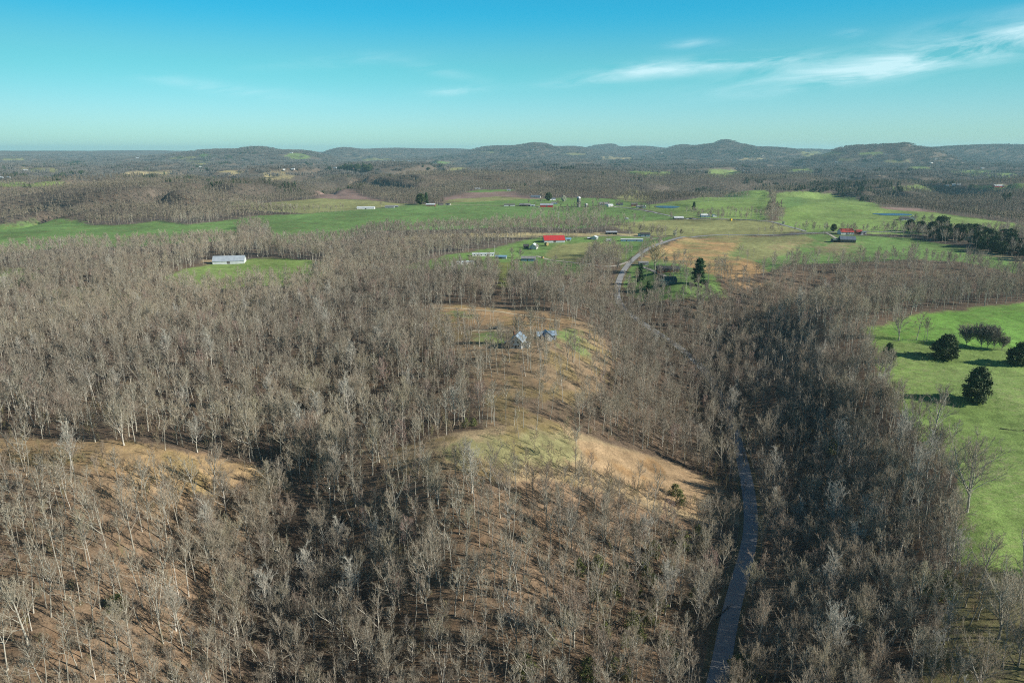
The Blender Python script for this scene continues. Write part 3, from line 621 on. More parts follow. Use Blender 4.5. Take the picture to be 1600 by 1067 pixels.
# lighter-weight trees for the middle distance (real trees still, fewer and stouter twigs)
MIDM = []
for i, kw in enumerate((dict(H=23, cb=.5, spread=4.2, nl_=9), dict(H=24, cb=.42, spread=4.8, nl_=10), dict(H=20, cb=.4, spread=4.4, nl_=9), dict(H=22, cb=.3, spread=5.4, nl_=10, fork=1),
                        dict(H=17, cb=.35, spread=4.0, nl_=8), dict(H=21, cb=.4, spread=4.5, nl_=9, tw='bud_twigs'))):
    tw = kw.pop('tw', 'twigs'); kw['spread'] *= 1.3; t, l_, w = grow(40 + i, r0=.2, nb=6, ntw=5, nf=0, tr=.04, **kw)
    v, f, fm = join([(tubes(t, 4), 0), (tubes(l_, 3), 0), (tubes(w, 3), 1)]); MIDM.append(npmesh('bare_tree', v, f, ['bark', tw], fm))
FARM = []
for i, (H, sp) in enumerate(((21, 4.6), (18, 4.2), (23, 5.0), (16, 4.4))):
    t, l_, w = grow(60 + i, H=H, cb=.35, spread=sp, r0=.3, nl_=8, nb=4, ntw=2, nf=0, tr=.13)
    v, f, fm = join([(tubes(t, 3), 0), (tubes(l_, 3), 1), (tubes(w, 3), 1)]); FARM.append(npmesh('bare_tree', v, f, ['far_bark', 'far_twigs'], fm))
def grove(seed, n, size):          # a stand of far trees
    g = np.random.RandomState(seed); vs = []; fs = []; ms = []; o = 0
    bases = []
    for i in range(3):
        t, l_, w = grow(80 + seed * 3 + i, H=g.uniform(17, 23), cb=.25, spread=5.6, r0=.45, nl_=7, nb=3, ntw=2, nf=0, tr=.26)
        bases.append(join([(tubes(t, 3), 0), (tubes(l_, 3), 1), (tubes(w, 3), 1)]))
    for k in range(n):
        v, f, fm = bases[g.randint(3)]; a = g.uniform(0, 6.28); s = g.uniform(.75, 1.2); c, q = cos(a) * s, sin(a) * s
        p = g.uniform(-size / 2, size / 2, 2); V = np.stack([v[:, 0] * c - v[:, 1] * q + p[0], v[:, 0] * q + v[:, 1] * c + p[1], v[:, 2] * s], -1)
        vs.append(V); fs.append(f + o); ms += fm; o += len(V)
    return npmesh('tree_stand', np.concatenate(vs), np.concatenate(fs), ['distant_twigs', 'distant_twigs'], ms)
GROVE = [grove(i, 26, 62) for i in range(3)]

def tufts(g, pts, size, n_per=1):
    """small leaf sprays: one irregular quad each"""
    n = len(pts); d = g.normal(0, 1, (n, 3)); d /= np.linalg.norm(d, axis=1)[:, None]; e = np.cross(d, g.normal(0, 1, (n, 3))); e /= np.linalg.norm(e, axis=1)[:, None]
    s = size * g.uniform(.6, 1.3, (n, 1)); V = np.stack([pts - d * s, pts - e * s * .55, pts + d * s, pts + e * s * .5], 1).reshape(-1, 3)
    return V, (np.arange(n) * 4)[:, None] + np.arange(4)[None]
def evergreen(seed, H, W_, leaf, tuft=.35, n=5200, bare=.06, shape='cedar'):
    g = np.random.RandomState(seed); pts = []
    nc = 95 if shape == 'cedar' else 80
    for i in range(nc):
        h = g.beta(1.15, 1.5) if shape == 'cedar' else g.uniform(0, 1) ** .85
        if shape == 'cedar': rad = W_ * (min(1, (1 - h) * 1.75) ** .75) * (0.55 + .45 * min(1, (h + .05) * 5))
        elif shape == 'pine': rad = W_ * (1 - h) ** .8 * (0.6 + .4 * abs(sin(h * 19)))
        else: rad = W_ * math.sqrt(max(0, 1 - (2 * h - 1) ** 2))
        rad *= 1 + .3 * sin(i * 1.7 + seed); a = g.uniform(0, 6.28); q = rad * math.sqrt(g.uniform(.25, 1))
        c = np.array([q * cos(a), q * sin(a), H * (bare + (1 - bare) * h)]); m = int(n / nc)
        pts.append(c + g.normal(0, 1, (m, 3)) * np.array([1, 1, .7]) * W_ * (.15 if shape != 'pine' else .12))
    v, f = tufts(g, np.concatenate(pts), tuft)
    cr = npmesh('crown', v, f, [leaf])
    t, l_, _ = grow(seed, H=H, cb=.1, spread=W_ * .8, r0=.035 * H * .45, nl_=12, nb=1, ntw=0, nf=0, top=.93, up=.3)
    return npmesh('trunk', *tubes(t + l_, 5), ['bark']), cr
EV = {'cedar': evergreen(5, 12, 3.7, 'cedar_leaf', n=9000), 'cedar2': evergreen(6, 11, 3.7, 'cedar_leaf', n=8000), 'sapling': evergreen(7, 6, 1.7, 'sapling_leaf', .17, 2000),
      'sapling2': evergreen(8, 4.5, 1.8, 'sapling_leaf', .17, 1700), 'pine': evergreen(9, 18, 4.2, 'pine_leaf', .5, 5000, .08, 'pine'), 'round': evergreen(10, 13, 5.2, 'cedar_leaf', .6, 4200, .12, 'round'),
      'blossom': evergreen(11, 10, 3.2, 'blossom', .4, 3000, .1, 'round')}
COUNT = [0]
def plant(name, meshes, x, y, s, rz, label, cat, group=None, lean=0.0, z=None):
    o = thing(name, label, cat, (x, y, (zt(x, y) if z is None else z) - 0.05), rz, group); o.scale = (s, s, s) if not isinstance(s, tuple) else s
    o.rotation_euler = (random.gauss(0, lean), random.gauss(0, lean), rz)
    obj('trunk', meshes[0], o); obj('crown', meshes[1], o); return o

# where wood stands
def keep_prob(x, y):
    r = np.hypot(x, y)
    js = np.clip(r / 400, 0.6, 4); xj = x + js * 3 * fbm(x / 20, y / 20, 91, 2); yj = y + js * 3 * fbm(x / 20 + 9, y / 20, 93, 2)
    p = np.full(x.shape, 0.86) * (0.9 + 0.25 * fbm(x / 60, y / 60, 95, 2))
    for nm, c, k, P in COVER:
        if k is None: continue
        m = inside(xj, yj, P); p[m] = k
    for nm, P, hw, sf in ROADS:
        P = P if len(P) < 40 else P[::3]
        m = (x > P[:, 0].min() - 15) & (x < P[:, 0].max() + 15) & (y > P[:, 1].min() - 15) & (y < P[:, 1].max() + 15) & (p > 0)
        if m.any():
            d, _ = pdist(x[m], y[m], P); q = p[m]; q[d < np.where((hw > 3) & (y[m] > 325) & (y[m] < 590) & (x[m] > 60), 0.9, hw + 2.6)] = 0; p[m] = q
    return p
def scatter(cell, r0, r1, amax):
    g = np.random.RandomState(int(cell * 10) + 3); xm = r1 * sin(R(amax)); xs = np.arange(-xm, xm, cell); ys = np.arange(r0 * cos(R(amax)) * .9, r1, cell)
    X, Y = np.meshgrid(xs, ys); X = (X + g.uniform(-.5, .5, X.shape) * cell).ravel(); Y = (Y + g.uniform(-.5, .5, Y.shape) * cell).ravel()
    r = np.hypot(X, Y); a = np.abs(np.degrees(np.arctan2(X, Y))); m = (r >= r0) & (r < r1) & (a < amax); return X[m], Y[m], g
wood_pts = []; 
# hedgerows, single rows of trees beside fields, as pixel polylines
HEDGES = [((560, 371), (620, 371), (700, 372), (780, 372), (850, 374), (880, 375), (905, 371)), ((760, 352), (860, 352), (960, 352), (1010, 353)), ((640, 378), (740, 390), (700, 397), (640, 402)),
          ((1206, 300), (1207, 340)), ((1110, 345), (1200, 344)), ((1075, 338), (1110, 338), (1200, 341)), ((1395, 360), (1460, 362)), ((360, 322), (430, 333), (540, 332)), ((1100, 316), (1170, 310)),
          ((915, 416), (960, 412), (985, 400)), ((1000, 365), (1045, 366))]
X, Y, g = scatter(5.6, 120, 620, 50); p = keep_prob(X, Y); m = g.uniform(0, 1, len(X)) < p; near = (X[m], Y[m])
X, Y, g = scatter(6.3, 620, 860, 47); p = keep_prob(X, Y); m = g.uniform(0, 1, len(X)) < p; near2 = (X[m], Y[m])
X, Y, g = scatter(7.2, 860, 1350, 47); p = keep_prob(X, Y); m = g.uniform(0, 1, len(X)) < p; mid = (X[m], Y[m])
hx, hy = [], []
for h in HEDGES:
    L = resample(line(*h), 5.0)
    for a, b in L: hx.append(a + random.uniform(-2.5, 2.5)); hy.append(b + random.uniform(-3, 3))
mid = (np.r_[mid[0], hx], np.r_[mid[1], hy])
X, Y, g = scatter(9.4, 1350, 3600, 45); p = keep_prob(X, Y); m = g.uniform(0, 1, len(X)) < p; farr = (X[m], Y[m])
X, Y, g = scatter(56, 3600, 13500, 44); p = keep_prob(X, Y); m = g.uniform(0, 1, len(X)) < p; vf = (X[m], Y[m])
print('trees', len(near[0]), len(mid[0]), len(farr[0]), len(vf[0]))

# kind by place
def project(x, y, z):
    yy = y * cos(PR) - (z - CAMZ) * sin(PR); zz = y * sin(PR) + (z - CAMZ) * cos(PR)
    return CX + F * x / yy, CY - F * zz / yy
nx, ny = near; nz = terrain(nx, ny); g = np.random.RandomState(5)
ppx, ppy = project(nx, ny, nz)
wts_forest = np.array([.17, .13, .16, .15, .08, .07, .05, .03, .05, .06, .03, .01, .03]); wts_forest /= wts_forest.sum()
wts_slim = np.array([.22, .2, .15, .08, .06, .03, .01, .01, .08, .05, .09, .005, .01]); wts_slim /= wts_slim.sum()
wts_broad = np.array([.05, .03, .05, .16, .1, .1, .2, .12, .06, .06, .02, .05, .0]); wts_broad /= wts_broad.sum()
n0 = len(nx); u = g.uniform(0, 1, n0)
ki = np.searchsorted(np.cumsum(wts_forest), u).clip(0, 12)
dv, _ = pdist(nx, ny, VALLEY)
right = (nx > np.interp(ny, VALLEY[:, 1], VALLEY[:, 0]))
slim = ((~right) & (ny < 300) & (nx < -60)) | inside(nx, ny, [c for c in COVER if c[0] == 'knoll'][0][3])
ki[slim] = np.searchsorted(np.cumsum(wts_slim), u[slim]).clip(0, 12)
dr, _ = pdist(nx, ny, RAV)
br = right & (ny < 420) | (dr < 28)
ki[br] = np.searchsorted(np.cumsum(wts_broad), u[br]).clip(0, 12)
ns = g.uniform(.62, 1.08, n0); ns[slim] *= 1.03; nrot = g.uniform(0, 6.28, n0)
# the 300 that show largest: nearest that fall inside the picture
dist = np.sqrt(nx ** 2 + ny ** 2 + (CAMZ - nz - 12) ** 2)
Hs = np.array([24, 26, 21, 23, 22, 24, 22, 20, 18, 12, 23, 22, 21.])[ki] * ns
tx_, ty_ = project(nx, ny, nz + Hs * .7)
vis = (tx_ > 0) & (tx_ < 1600) & (ty_ < 1067)
score = np.where(vis, Hs / dist * (0.8 + 0.1 * (ki >= 6)), 0)
top = np.argsort(-score)[:300]
isind = np.zeros(n0, bool); isind[top] = True
bumpL = np.array([z[0] for z in ()])
def place_words(x, y, px, py):
    if px > np.interp(py, [700, 1067], [1180, 1140]):
        return ('in dark hollow right of road', 'bare trees in the shaded hollow right of the road') if px < 1420 else ('below right-hand pasture', 'bare trees below the right-hand pasture')
    if px < 330: return ('on brown left slope', 'bare trees on the left-hand slope')
    if px < 560: return ('in ravine left of centre', 'bare trees crowding the ravine')
    if px < 820: return ('on central leaf-covered slope', 'bare trees on the central slope')
    return ('on bank left of road', 'bare trees on the bank left of the road')
for i in top:
    k = NAMES0[ki[i]]; (tr, cr, _), words = KINDS[k]; w_, grp = place_words(nx[i], ny[i], ppx[i], ppy[i])
    depth = 'lowest row' if ppy[i] > 960 else ('middle row' if ppy[i] > 850 else 'upper row'); size = 'tall ' if ns[i] > .98 and not words.startswith('tall') else ('short ' if ns[i] < .82 else '')
    plant('bare_tree', (tr, cr), nx[i], ny[i], float(ns[i]), float(nrot[i]), f'{size}{words} tree {w_}, {depth}', 'tree', grp, 0.03, float(nz[i]))

# prototypes live outside the scene; the wood is one object that sets them out
pc = bpy.data.collections.new('woodland_prototypes'); order = []
for i, me in enumerate([KINDS[k][0][2] for k in NAMES0] + MIDM + FARM + GROVE): order.append(obj('proto_%03d' % i, me, coll=pc))
oM, oF, oG = 13, 13 + len(MIDM), 13 + len(MIDM) + len(FARM)
def gn_scatter(name, pts, proto, rot, scl, coll, label, cat):
    me = bpy.data.meshes.new(name); me.vertices.add(len(pts)); me.vertices.foreach_set('co', np.asarray(pts, np.float32).ravel())
    a = me.attributes.new('proto', 'INT', 'POINT'); a.data.foreach_set('value', np.asarray(proto, np.int32))
    a = me.attributes.new('rot', 'FLOAT_VECTOR', 'POINT'); a.data.foreach_set('vector', np.asarray(rot, np.float32).ravel())
    a = me.attributes.new('scl', 'FLOAT_VECTOR', 'POINT'); a.data.foreach_set('vector', np.asarray(scl, np.float32).ravel())
    o = obj(name, me); tag(o, label, cat, kind='stuff')
    ng = bpy.data.node_groups.new(name, 'GeometryNodeTree'); ng.interface.new_socket('Geometry', in_out='INPUT', socket_type='NodeSocketGeometry'); ng.interface.new_socket('Geometry', in_out='OUTPUT', socket_type='NodeSocketGeometry')
    N = ng.nodes; gi = N.new('NodeGroupInput'); go = N.new('NodeGroupOutput'); ip = N.new('GeometryNodeInstanceOnPoints'); ci = N.new('GeometryNodeCollectionInfo')
    ci.inputs['Collection'].default_value = coll; ci.inputs['Separate Children'].default_value = True; ci.inputs['Reset Children'].default_value = True
    ip.inputs['Pick Instance'].default_value = True
    def na(nm, ty): q = N.new('GeometryNodeInputNamedAttribute'); q.data_type = ty; q.inputs['Name'].default_value = nm; return q.outputs['Attribute']
    l = ng.links; l.new(gi.outputs[0], ip.inputs['Points']); l.new(ci.outputs[0], ip.inputs['Instance']); l.new(na('proto', 'INT'), ip.inputs['Instance Index'])
    l.new(na('rot', 'FLOAT_VECTOR'), ip.inputs['Rotation']); l.new(na('scl', 'FLOAT_VECTOR'), ip.inputs['Scale']); l.new(ip.outputs[0], go.inputs[0])
    md = o.modifiers.new('set_out', 'NODES'); md.node_group = ng; return o
PT = []; PK = []; PRo = []; PS = []
def addp(x, y, z, k, s, lean, g, sz=None):
    n = len(x); PT.append(np.stack([x, y, z], -1)); PK.append(k); PRo.append(np.stack([g.normal(0, lean, n), g.normal(0, lean, n), g.uniform(0, 6.28, n)], -1))
    PS.append(np.stack([s, s, s if sz is None else sz], -1))
m = ~isind; addp(nx[m], ny[m], nz[m] - .05, ki[m], ns[m], .03, g)
x, y = near2; u2 = g.uniform(0, 1, len(x)); addp(x, y, terrain(x, y) - .1, np.searchsorted(np.cumsum(wts_forest), u2).clip(0, 12), g.uniform(.65, 1.02, len(x)), .03, g)
x, y = mid; addp(x, y, terrain(x, y) - .1, oM + np.minimum(g.choice(6, len(x), p=[.22, .22, .18, .16, .15, .07]), 5), g.uniform(.62, 1.0, len(x)), .03, g)
x, y = farr; addp(x, y, terrain(x, y) - .1, oF + g.randint(0, 4, len(x)), g.uniform(.65, 1.0, len(x)), .03, g)
x, y = vf; s = g.uniform(.8, 1.0, len(x)); addp(x, y, terrain(x, y) - 1, oG + g.randint(0, 3, len(x)), s, 0, g)
gn_scatter('woodland', np.concatenate(PT), np.concatenate(PK), np.concatenate(PRo), np.concatenate(PS), pc, 'leafless grey woodland covering the hills between and beyond the fields', 'woodland')

ec = bpy.data.collections.new('evergreen_prototypes')
def clump(seed):
    g_ = np.random.RandomState(seed); vs, fs, o_ = [], [], 0
    for k in range(5):
        h_ = g_.uniform(11, 18); q = g_.uniform(-9, 9, 2); hh = g_.beta(1.1, 1.6, 260); a_ = g_.uniform(0, 6.28, 260); rr_ = (1 - hh) ** .7 * 3.8 * np.sqrt(g_.uniform(.3, 1, 260))
        v, f = tufts(g_, np.stack([q[0] + rr_ * np.cos(a_), q[1] + rr_ * np.sin(a_), h_ * (.06 + .94 * hh)], -1), 1.1); vs.append(v); fs.append(f + o_); o_ += len(v)
    return npmesh('evergreens', np.concatenate(vs), np.concatenate(fs), ['cedar_leaf'])
for k in range(3): obj('evergreen_%02d' % k, clump(200 + k), coll=ec)
X, Y, g = scatter(24, 2100, 9500, 44); p = keep_prob(X, Y); f_ = fbm(X / 260, Y / 260, 131, 3); ok = (p > .3) & (g.uniform(0, 1, len(X)) < np.where(f_ > .28, .5, .012)); X, Y = X[ok], Y[ok]; n = len(X); s = g.uniform(.7, 1.2, n); print('evergreen clumps', n)
gn_scatter('evergreen_woodland', np.stack([X, Y, terrain(X, Y) - .3], -1), g.randint(0, 3, n), np.stack([0 * s, 0 * s, g.uniform(0, 6.28, n)], -1), np.stack([s, s, s], -1), ec, 'dark evergreen clumps scattered through the distant grey woods', 'evergreen woodland')

# undergrowth: seedlings, briars and brush under the near wood
bc = bpy.data.collections.new('brush_prototypes')
for i, (H, sp, nn) in enumerate(((3.2, 1.8, 9), (5.5, 2.0, 10), (2.0, 1.6, 8), (7.5, 2.2, 11))):
    t, l_, w = grow(120 + i, H=H, cb=.12, spread=sp, r0=.05, nl_=nn, nb=4, ntw=3, nf=1, tr=.017, top=.85)
    v, f, fm = join([(tubes(t, 3), 0), (tubes(l_, 3), 0), (tubes(w, 3), 0)]); obj('brush_%02d' % i, npmesh('brush', v, f, ['brush'], fm), coll=bc)
X, Y, g = scatter(3.9, 125, 420, 48); p = keep_prob(X, Y); ok = (p > .01) & (g.uniform(0, 1, len(X)) < np.where(p > .3, .85, .35)); X, Y = X[ok], Y[ok]
E = resample(line((-60, 705), (60, 712), (200, 742), (330, 758), (440, 770)), 2.2); E2 = resample(line((640, 738), (780, 742), (870, 738), (960, 757), (1060, 788), (1140, 815)), 2.2)
E3 = resample(line((1050, 705), (1100, 735), (1150, 775)), 2.2)
for e in (E, E2, E3):
    for _ in range(3): X = np.r_[X, e[:, 0] + g.normal(0, 3, len(e))]; Y = np.r_[Y, e[:, 1] + g.normal(0, 3, len(e))]
n = len(X); s = g.uniform(.6, 1.3, n)
gn_scatter('undergrowth', np.stack([X, Y, terrain(X, Y) - .05], -1), g.randint(0, 4, n), np.stack([g.normal(0, .1, n), g.normal(0, .1, n), g.uniform(0, 6.28, n)], -1), np.stack([s, s, s], -1), bc,
           'brown brush and seedlings under the nearer trees', 'undergrowth')

# ------------------------------------------------------------------ single trees the photo shows
def at(px, py): return hit(px, py)
def pxm(px, py):           # metres per photo pixel there
    x, y, z = hit(px, py); return (y * cos(PR) - (z - CAMZ) * sin(PR)) / F
def single(kind, px, py, hpx, label, cat='tree', name=None, group=None, wide=1.0):
    x, y, z = at(px, py); m = pxm(px, py); me = EV[kind] if kind in EV else KINDS[kind][0][:2]
    H0 = {'cedar': 12, 'cedar2': 11, 'sapling': 6, 'sapling2': 4.5, 'pine': 18, 'round': 13, 'blossom': 10}.get(kind) or dict(zip(NAMES0, [24, 26, 21, 23, 22, 24, 22, 20, 18, 12, 23, 22, 21]), thick=11)[kind]
    s = hpx * m / H0 / cos(math.atan2(CAMZ - z, y)); return plant(name or ('evergreen_tree' if kind in EV and kind != 'blossom' else 'bare_tree'), me, x, y, (s * wide, s * wide, s), random.uniform(0, 6), label, cat, group, .01, z)
single('cedar', 1525, 628, 52, 'large dense dark cedar standing alone lowest on the right pasture', 'cedar tree', wide=1.05)
single('cedar2', 1476, 560, 38, 'round dark cedar just below the pasture fence line', 'cedar tree', wide=1.25)
single('cedar2', 1592, 570, 36, 'dark cedar cut off by the right picture edge', 'cedar tree', wide=1.2)
single('cedar2', 1387, 566, 30, 'olive-green cedar at the wood edge beside the pasture', 'cedar tree', wide=.8)
for px, py, h, k, lb in ((1404, 532, 46, 'broad2', 'big bare tree leaning over the pasture corner beside the wood'), (1432, 531, 48, 'mid2', 'slim bare tree second from the wood on the pasture fence'),
                         (1434 + 9, 533, 42, 'slim3', 'bare tree third from the wood on the pasture fence'), (1448, 533, 40, 'mid1', 'bare tree farthest from the wood on the fence'),
                         (1510, 540, 28, 'thick', 'low round bare tree at left end of the thicket on the pasture'), (1533, 543, 32, 'thick', 'bare tree in the left half of the pasture thicket'),
                         (1543, 544, 32, 'thick', 'bare tree in the middle of the pasture thicket'), (1553, 545, 31, 'thick', 'bare tree in the right half of the pasture thicket'), (1565, 547, 20, 'thick', 'shrubby bare tree at right end of the pasture thicket'),
                         (395, 716, 92, 'broad1', 'big pale spreading tree alone at the upper edge of the left clearing'), (293, 752, 50, 'sparse', 'dead pale snag standing in the left clearing'),
                         (275, 985, 66, 'pale', 'whitish many-limbed tree among the shadows at lower left'), (448, 745, 60, 'crook', 'leaning bare tree at the right end of the left clearing'),
                         (900, 740, 92, 'slim2', 'tall straight dark tree at the near edge of the ridge strip'), (1297, 850, 90, 'pale', 'white-limbed sycamore in the hollow right of the road'),
                         (1205, 775, 70, 'pale', 'white sycamore close beside the right road edge'), (1295, 1060, 100, 'pale', 'white crooked sycamore low in the hollow near the bottom edge'), (1480, 1000, 80, 'broad1', 'spreading bare tree low at the foot of the pasture'),
                         (1510, 800, 105, 'broad2', 'very wide dark tree overhanging the pasture edge'), (1455, 690, 90, 'broad1', 'wide bare tree on the pasture edge above the gully')):
    single(k, px, py, h, lb, group=None)
for j, (px, py, h) in enumerate(((768, 660, 60), (778, 585, 62), (790, 655, 70), (803, 665, 64), (818, 668, 66), (838, 672, 68), (848, 640, 50), (871, 596, 48), (876, 600, 52), (824, 577, 62), (830, 582, 60), (813, 560, 40), (760, 575, 56), (747, 590, 60),
                                  (855, 560, 45), (851, 565, 45), (905, 575, 44), (690, 483, 40), (703, 482, 42), (721, 482, 42), (741, 504, 36), (766, 502, 32), (868, 560, 42), (912, 552, 40), (874, 512, 40), (898, 520, 42))):
    single(['slim1', 'slim2', 'slim3', 'sparse'][j % 4], px, py, h, 'slender bare tree on the open knoll ' + ('behind the gabled house' if py < 515 else 'below the gabled house' if py < 600 else 'near the ridge strip'), group='open-grown trees on the house knoll')
SAP = [(1003, 828), (1012, 905), (1020, 915), (990, 985), (975, 1010), (960, 935), (945, 1000), (935, 895), (1005, 890), (1022, 870), (995, 930), (822, 1055), (862, 1010), (885, 975), (955, 1048), (1000, 1000), (1030, 955), (1065, 860),
       (905, 900), (1055, 775), (1063, 790), (1090, 835), (1098, 860), (1085, 940), (1040, 1010), (918, 1060), (980, 1062), (185, 955), (1055, 1040), (970, 895), (928, 940), (1015, 975), (1045, 905), (740, 665), (728, 668)]
for j, (px, py) in enumerate(SAP):
    w_ = 'on the left slope' if px < 400 else ('at the dark foot of the knoll' if py < 700 else ('beside the ridge strip' if py < 800 else ('near the bottom edge' if py > 1000 else ('halfway down the bank' if py > 900 else 'high on the bank'))))
    single(['sapling', 'sapling2'][j % 2], px, py, random.uniform(19, 31) * (.5 if py < 700 else .75 if py < 850 else 1), ('conical' if j % 2 == 0 else 'bushy') + f' yellow-green cedar sapling {w_} left of the road' if px > 800 else ('conical' if j % 2 == 0 else 'bushy') + f' green cedar sapling {w_}', 'cedar sapling', 'cedar_sapling', 'young cedars under the bare trees')
single('sapling2', 1465, 935, 44, 'bright green shrubby evergreen in the hollow right of the road', 'evergreen shrub', 'evergreen_shrub')
single('sapling', 1300, 710, 26, 'olive evergreen deep in the hollow above the road', 'evergreen shrub', 'evergreen_shrub')
single('sapling2', 1160, 1062, 36, 'olive shrub beside the road at the bottom edge', 'evergreen shrub', 'evergreen_shrub')
for px, py, h, k, w, lb in ((1091, 447, 42, 'pine', 1.35, 'tall feathery pine beside the orange field'), (1000, 443, 30, 'pine', 1.0, 'narrow dark evergreen beside the road bend'), (1012, 470, 30, 'pine', .8, 'small dark pine in the wood below the ranch house'),
    (657, 320, 16, 'round', 1.0, 'left of the two dark evergreens by the brick farmhouse'), (666, 319, 17, 'pine', 1.2, 'right of the two dark evergreens by the brick farmhouse'),
    (1084, 330, 14, 'pine', 1.2, 'single dark evergreen by the small pond'), (857, 314, 12, 'round', 1, 'dark evergreen behind the far farmyard'), (1302, 362, 11, 'round', .9, 'round evergreen left of the red-roofed house'),
    (1420, 361, 17, 'round', .9, 'round evergreen at left end of the pine belt'), (1437, 365, 18, 'round', .9, 'second evergreen from the left in the pine belt'), (1454, 370, 22, 'round', 1, 'third evergreen from the left in the pine belt'),
    (881, 316, 10, 'blossom', 1, 'white blossoming tree by the tall silo'), (1054, 369, 9, 'blossom', .8, 'small white blossoming tree at the road junction'), (257, 274, 6, 'pine', 1.2, 'lone dark evergreen in the far pale clearing'), (1224, 351, 5, 'blossom', 1.2, 'tiny white blossoming tree by the far road'),
    (515, 268, 7, 'round', 1.1, 'dark evergreen left of the far pine plantation')):
    single(k, px, py, h, lb, 'tree', 'blossoming_tree' if k == 'blossom' else None, wide=w)
g = np.random.RandomState(77)
for j in range(44):
    t = g.uniform(0, 1); px = 1462 + t * 160; py = 366 + t * 30 + g.uniform(-9, 12) + 4 * t
    single('round' if g.rand() < .6 else 'pine', px, py, g.uniform(16, 25) * (1 + .15 * t), 'dark green pine in the belt at right edge, ' + ('front row' if py > 378 + t * 22 else 'back row'), 'pine tree', 'pine_tree', 'pines in the dark belt at the right')
for j in range(26):
    single('pine' if j % 2 else 'round', 534 + g.uniform(0, 46), 263 + g.uniform(0, 6), g.uniform(6, 8), 'far dark pine in plantation among grey hills', 'pine tree', 'pine_tree', 'far pine plantation', wide=1.5)
# willow-like big tree and its neighbours by the ranch house
KINDS['willow'] = (tree_meshes(31, H=16, cb=.22, spread=7.2, r0=.4, nl_=20, nb=8, up=.5, tw='willow_twigs', tr=.045), '')
NAMES0.append('willow')
KINDS['yard'] = (tree_meshes(33, H=15, cb=.25, spread=5.2, r0=.32, nl_=13, nb=6, up=.6, tr=.055), '')
x, y, z = at(1023, 422); plant('bare_tree', KINDS['willow'][0][:2], x, y, 1.55, 0, 'big round bare tree with a yellowish rim by the ranch house', 'tree', None, 0, z)
for px, py, s, lb in ((1040, 416, .7, 'reddish bare tree between the round tree and the orange field'), (1047, 441, .6, 'small grey tree behind the green-roofed house'), (1072, 367, .0, ''), (1027, 368, .75, 'bare yard tree right of the dark blue house'),
                      (1018, 367, .6, 'small bare yard tree at the dark blue house'), (845, 318, .9, 'bare yard tree left of the red barn'), (872, 321, .8, 'bare yard tree between the red barn and the silo'), (893, 315, .9, 'bare tree behind the tall silo'), (926, 320, .8, 'bare yard tree right of the short silo'), (934, 317, 1.0, 'bare tree at the left of the white farmhouse'),
    (962, 316, 1.0, 'bare tree behind the white farmhouse annex'), (979, 317, 1.0, 'bare tree behind the dark blue-green house'), (995, 316, 1.1, 'bare tree behind the reddish brown house'), (683, 318, .9, 'bare yard tree behind the brick farmhouse'), (692, 317, 1.0, 'brownish bare tree right of the brick farmhouse'),
    (596, 322, .7, 'bare tree between the white shed and the grey farmhouse'), (1049, 343, .9, 'bare tree left of the white-roofed dark house'), (1092, 342, .9, 'bare tree at the left of the pale blue house'), (1110, 342, 1.0, 'big bare tree at the right of the pale blue house'), (1127, 343, .8, 'bare tree right of the small white garage'), (1165, 343, .8, 'bare tree by the upper road bend'),
    (838, 391, .6, 'small bare tree at the white gabled house'), (812, 404, .8, 'bare tree left of the grey-blue low house'), (799, 400, .7, 'bare tree right of the blue-roofed shed'), (984, 369, .9, 'bare tree behind the blue mobile home'), (1000, 366, 1.0, 'bare tree behind the dark blue house'), (1035, 369, .8, 'bare tree left of the white blossoming junction tree'), (1063, 369, .7, 'reddish bare tree right of the junction blossom tree'),
    (1430, 347, .9, 'bare yard tree right of the white-gabled far house'), (1442, 349, .9, 'second bare tree right of the white-gabled far house'), (1455, 349, 1.0, 'third bare tree right of the white-gabled far house'), (1405, 347, .6, 'small bare tree left of the dark-roofed far house'), (1330, 362, .7, 'bare tree behind the red-roofed house'), (1395, 360, .9, 'round bare tree left of the pine belt'), (1385, 361, .8, 'bare tree on the far road left of the pine belt'), (1292, 362, .8, 'bare yard tree left of the red-roofed house'), (1365, 361, .5, 'small bare tree right of the red-roofed house'), (868, 408, .5, 'small bare tree by the home drive')):
    if s > 0: x, y, z = at(px, py); plant('bare_tree', KINDS['yard'][0][:2], x, y, s, px, lb, 'tree', None, 0, z)

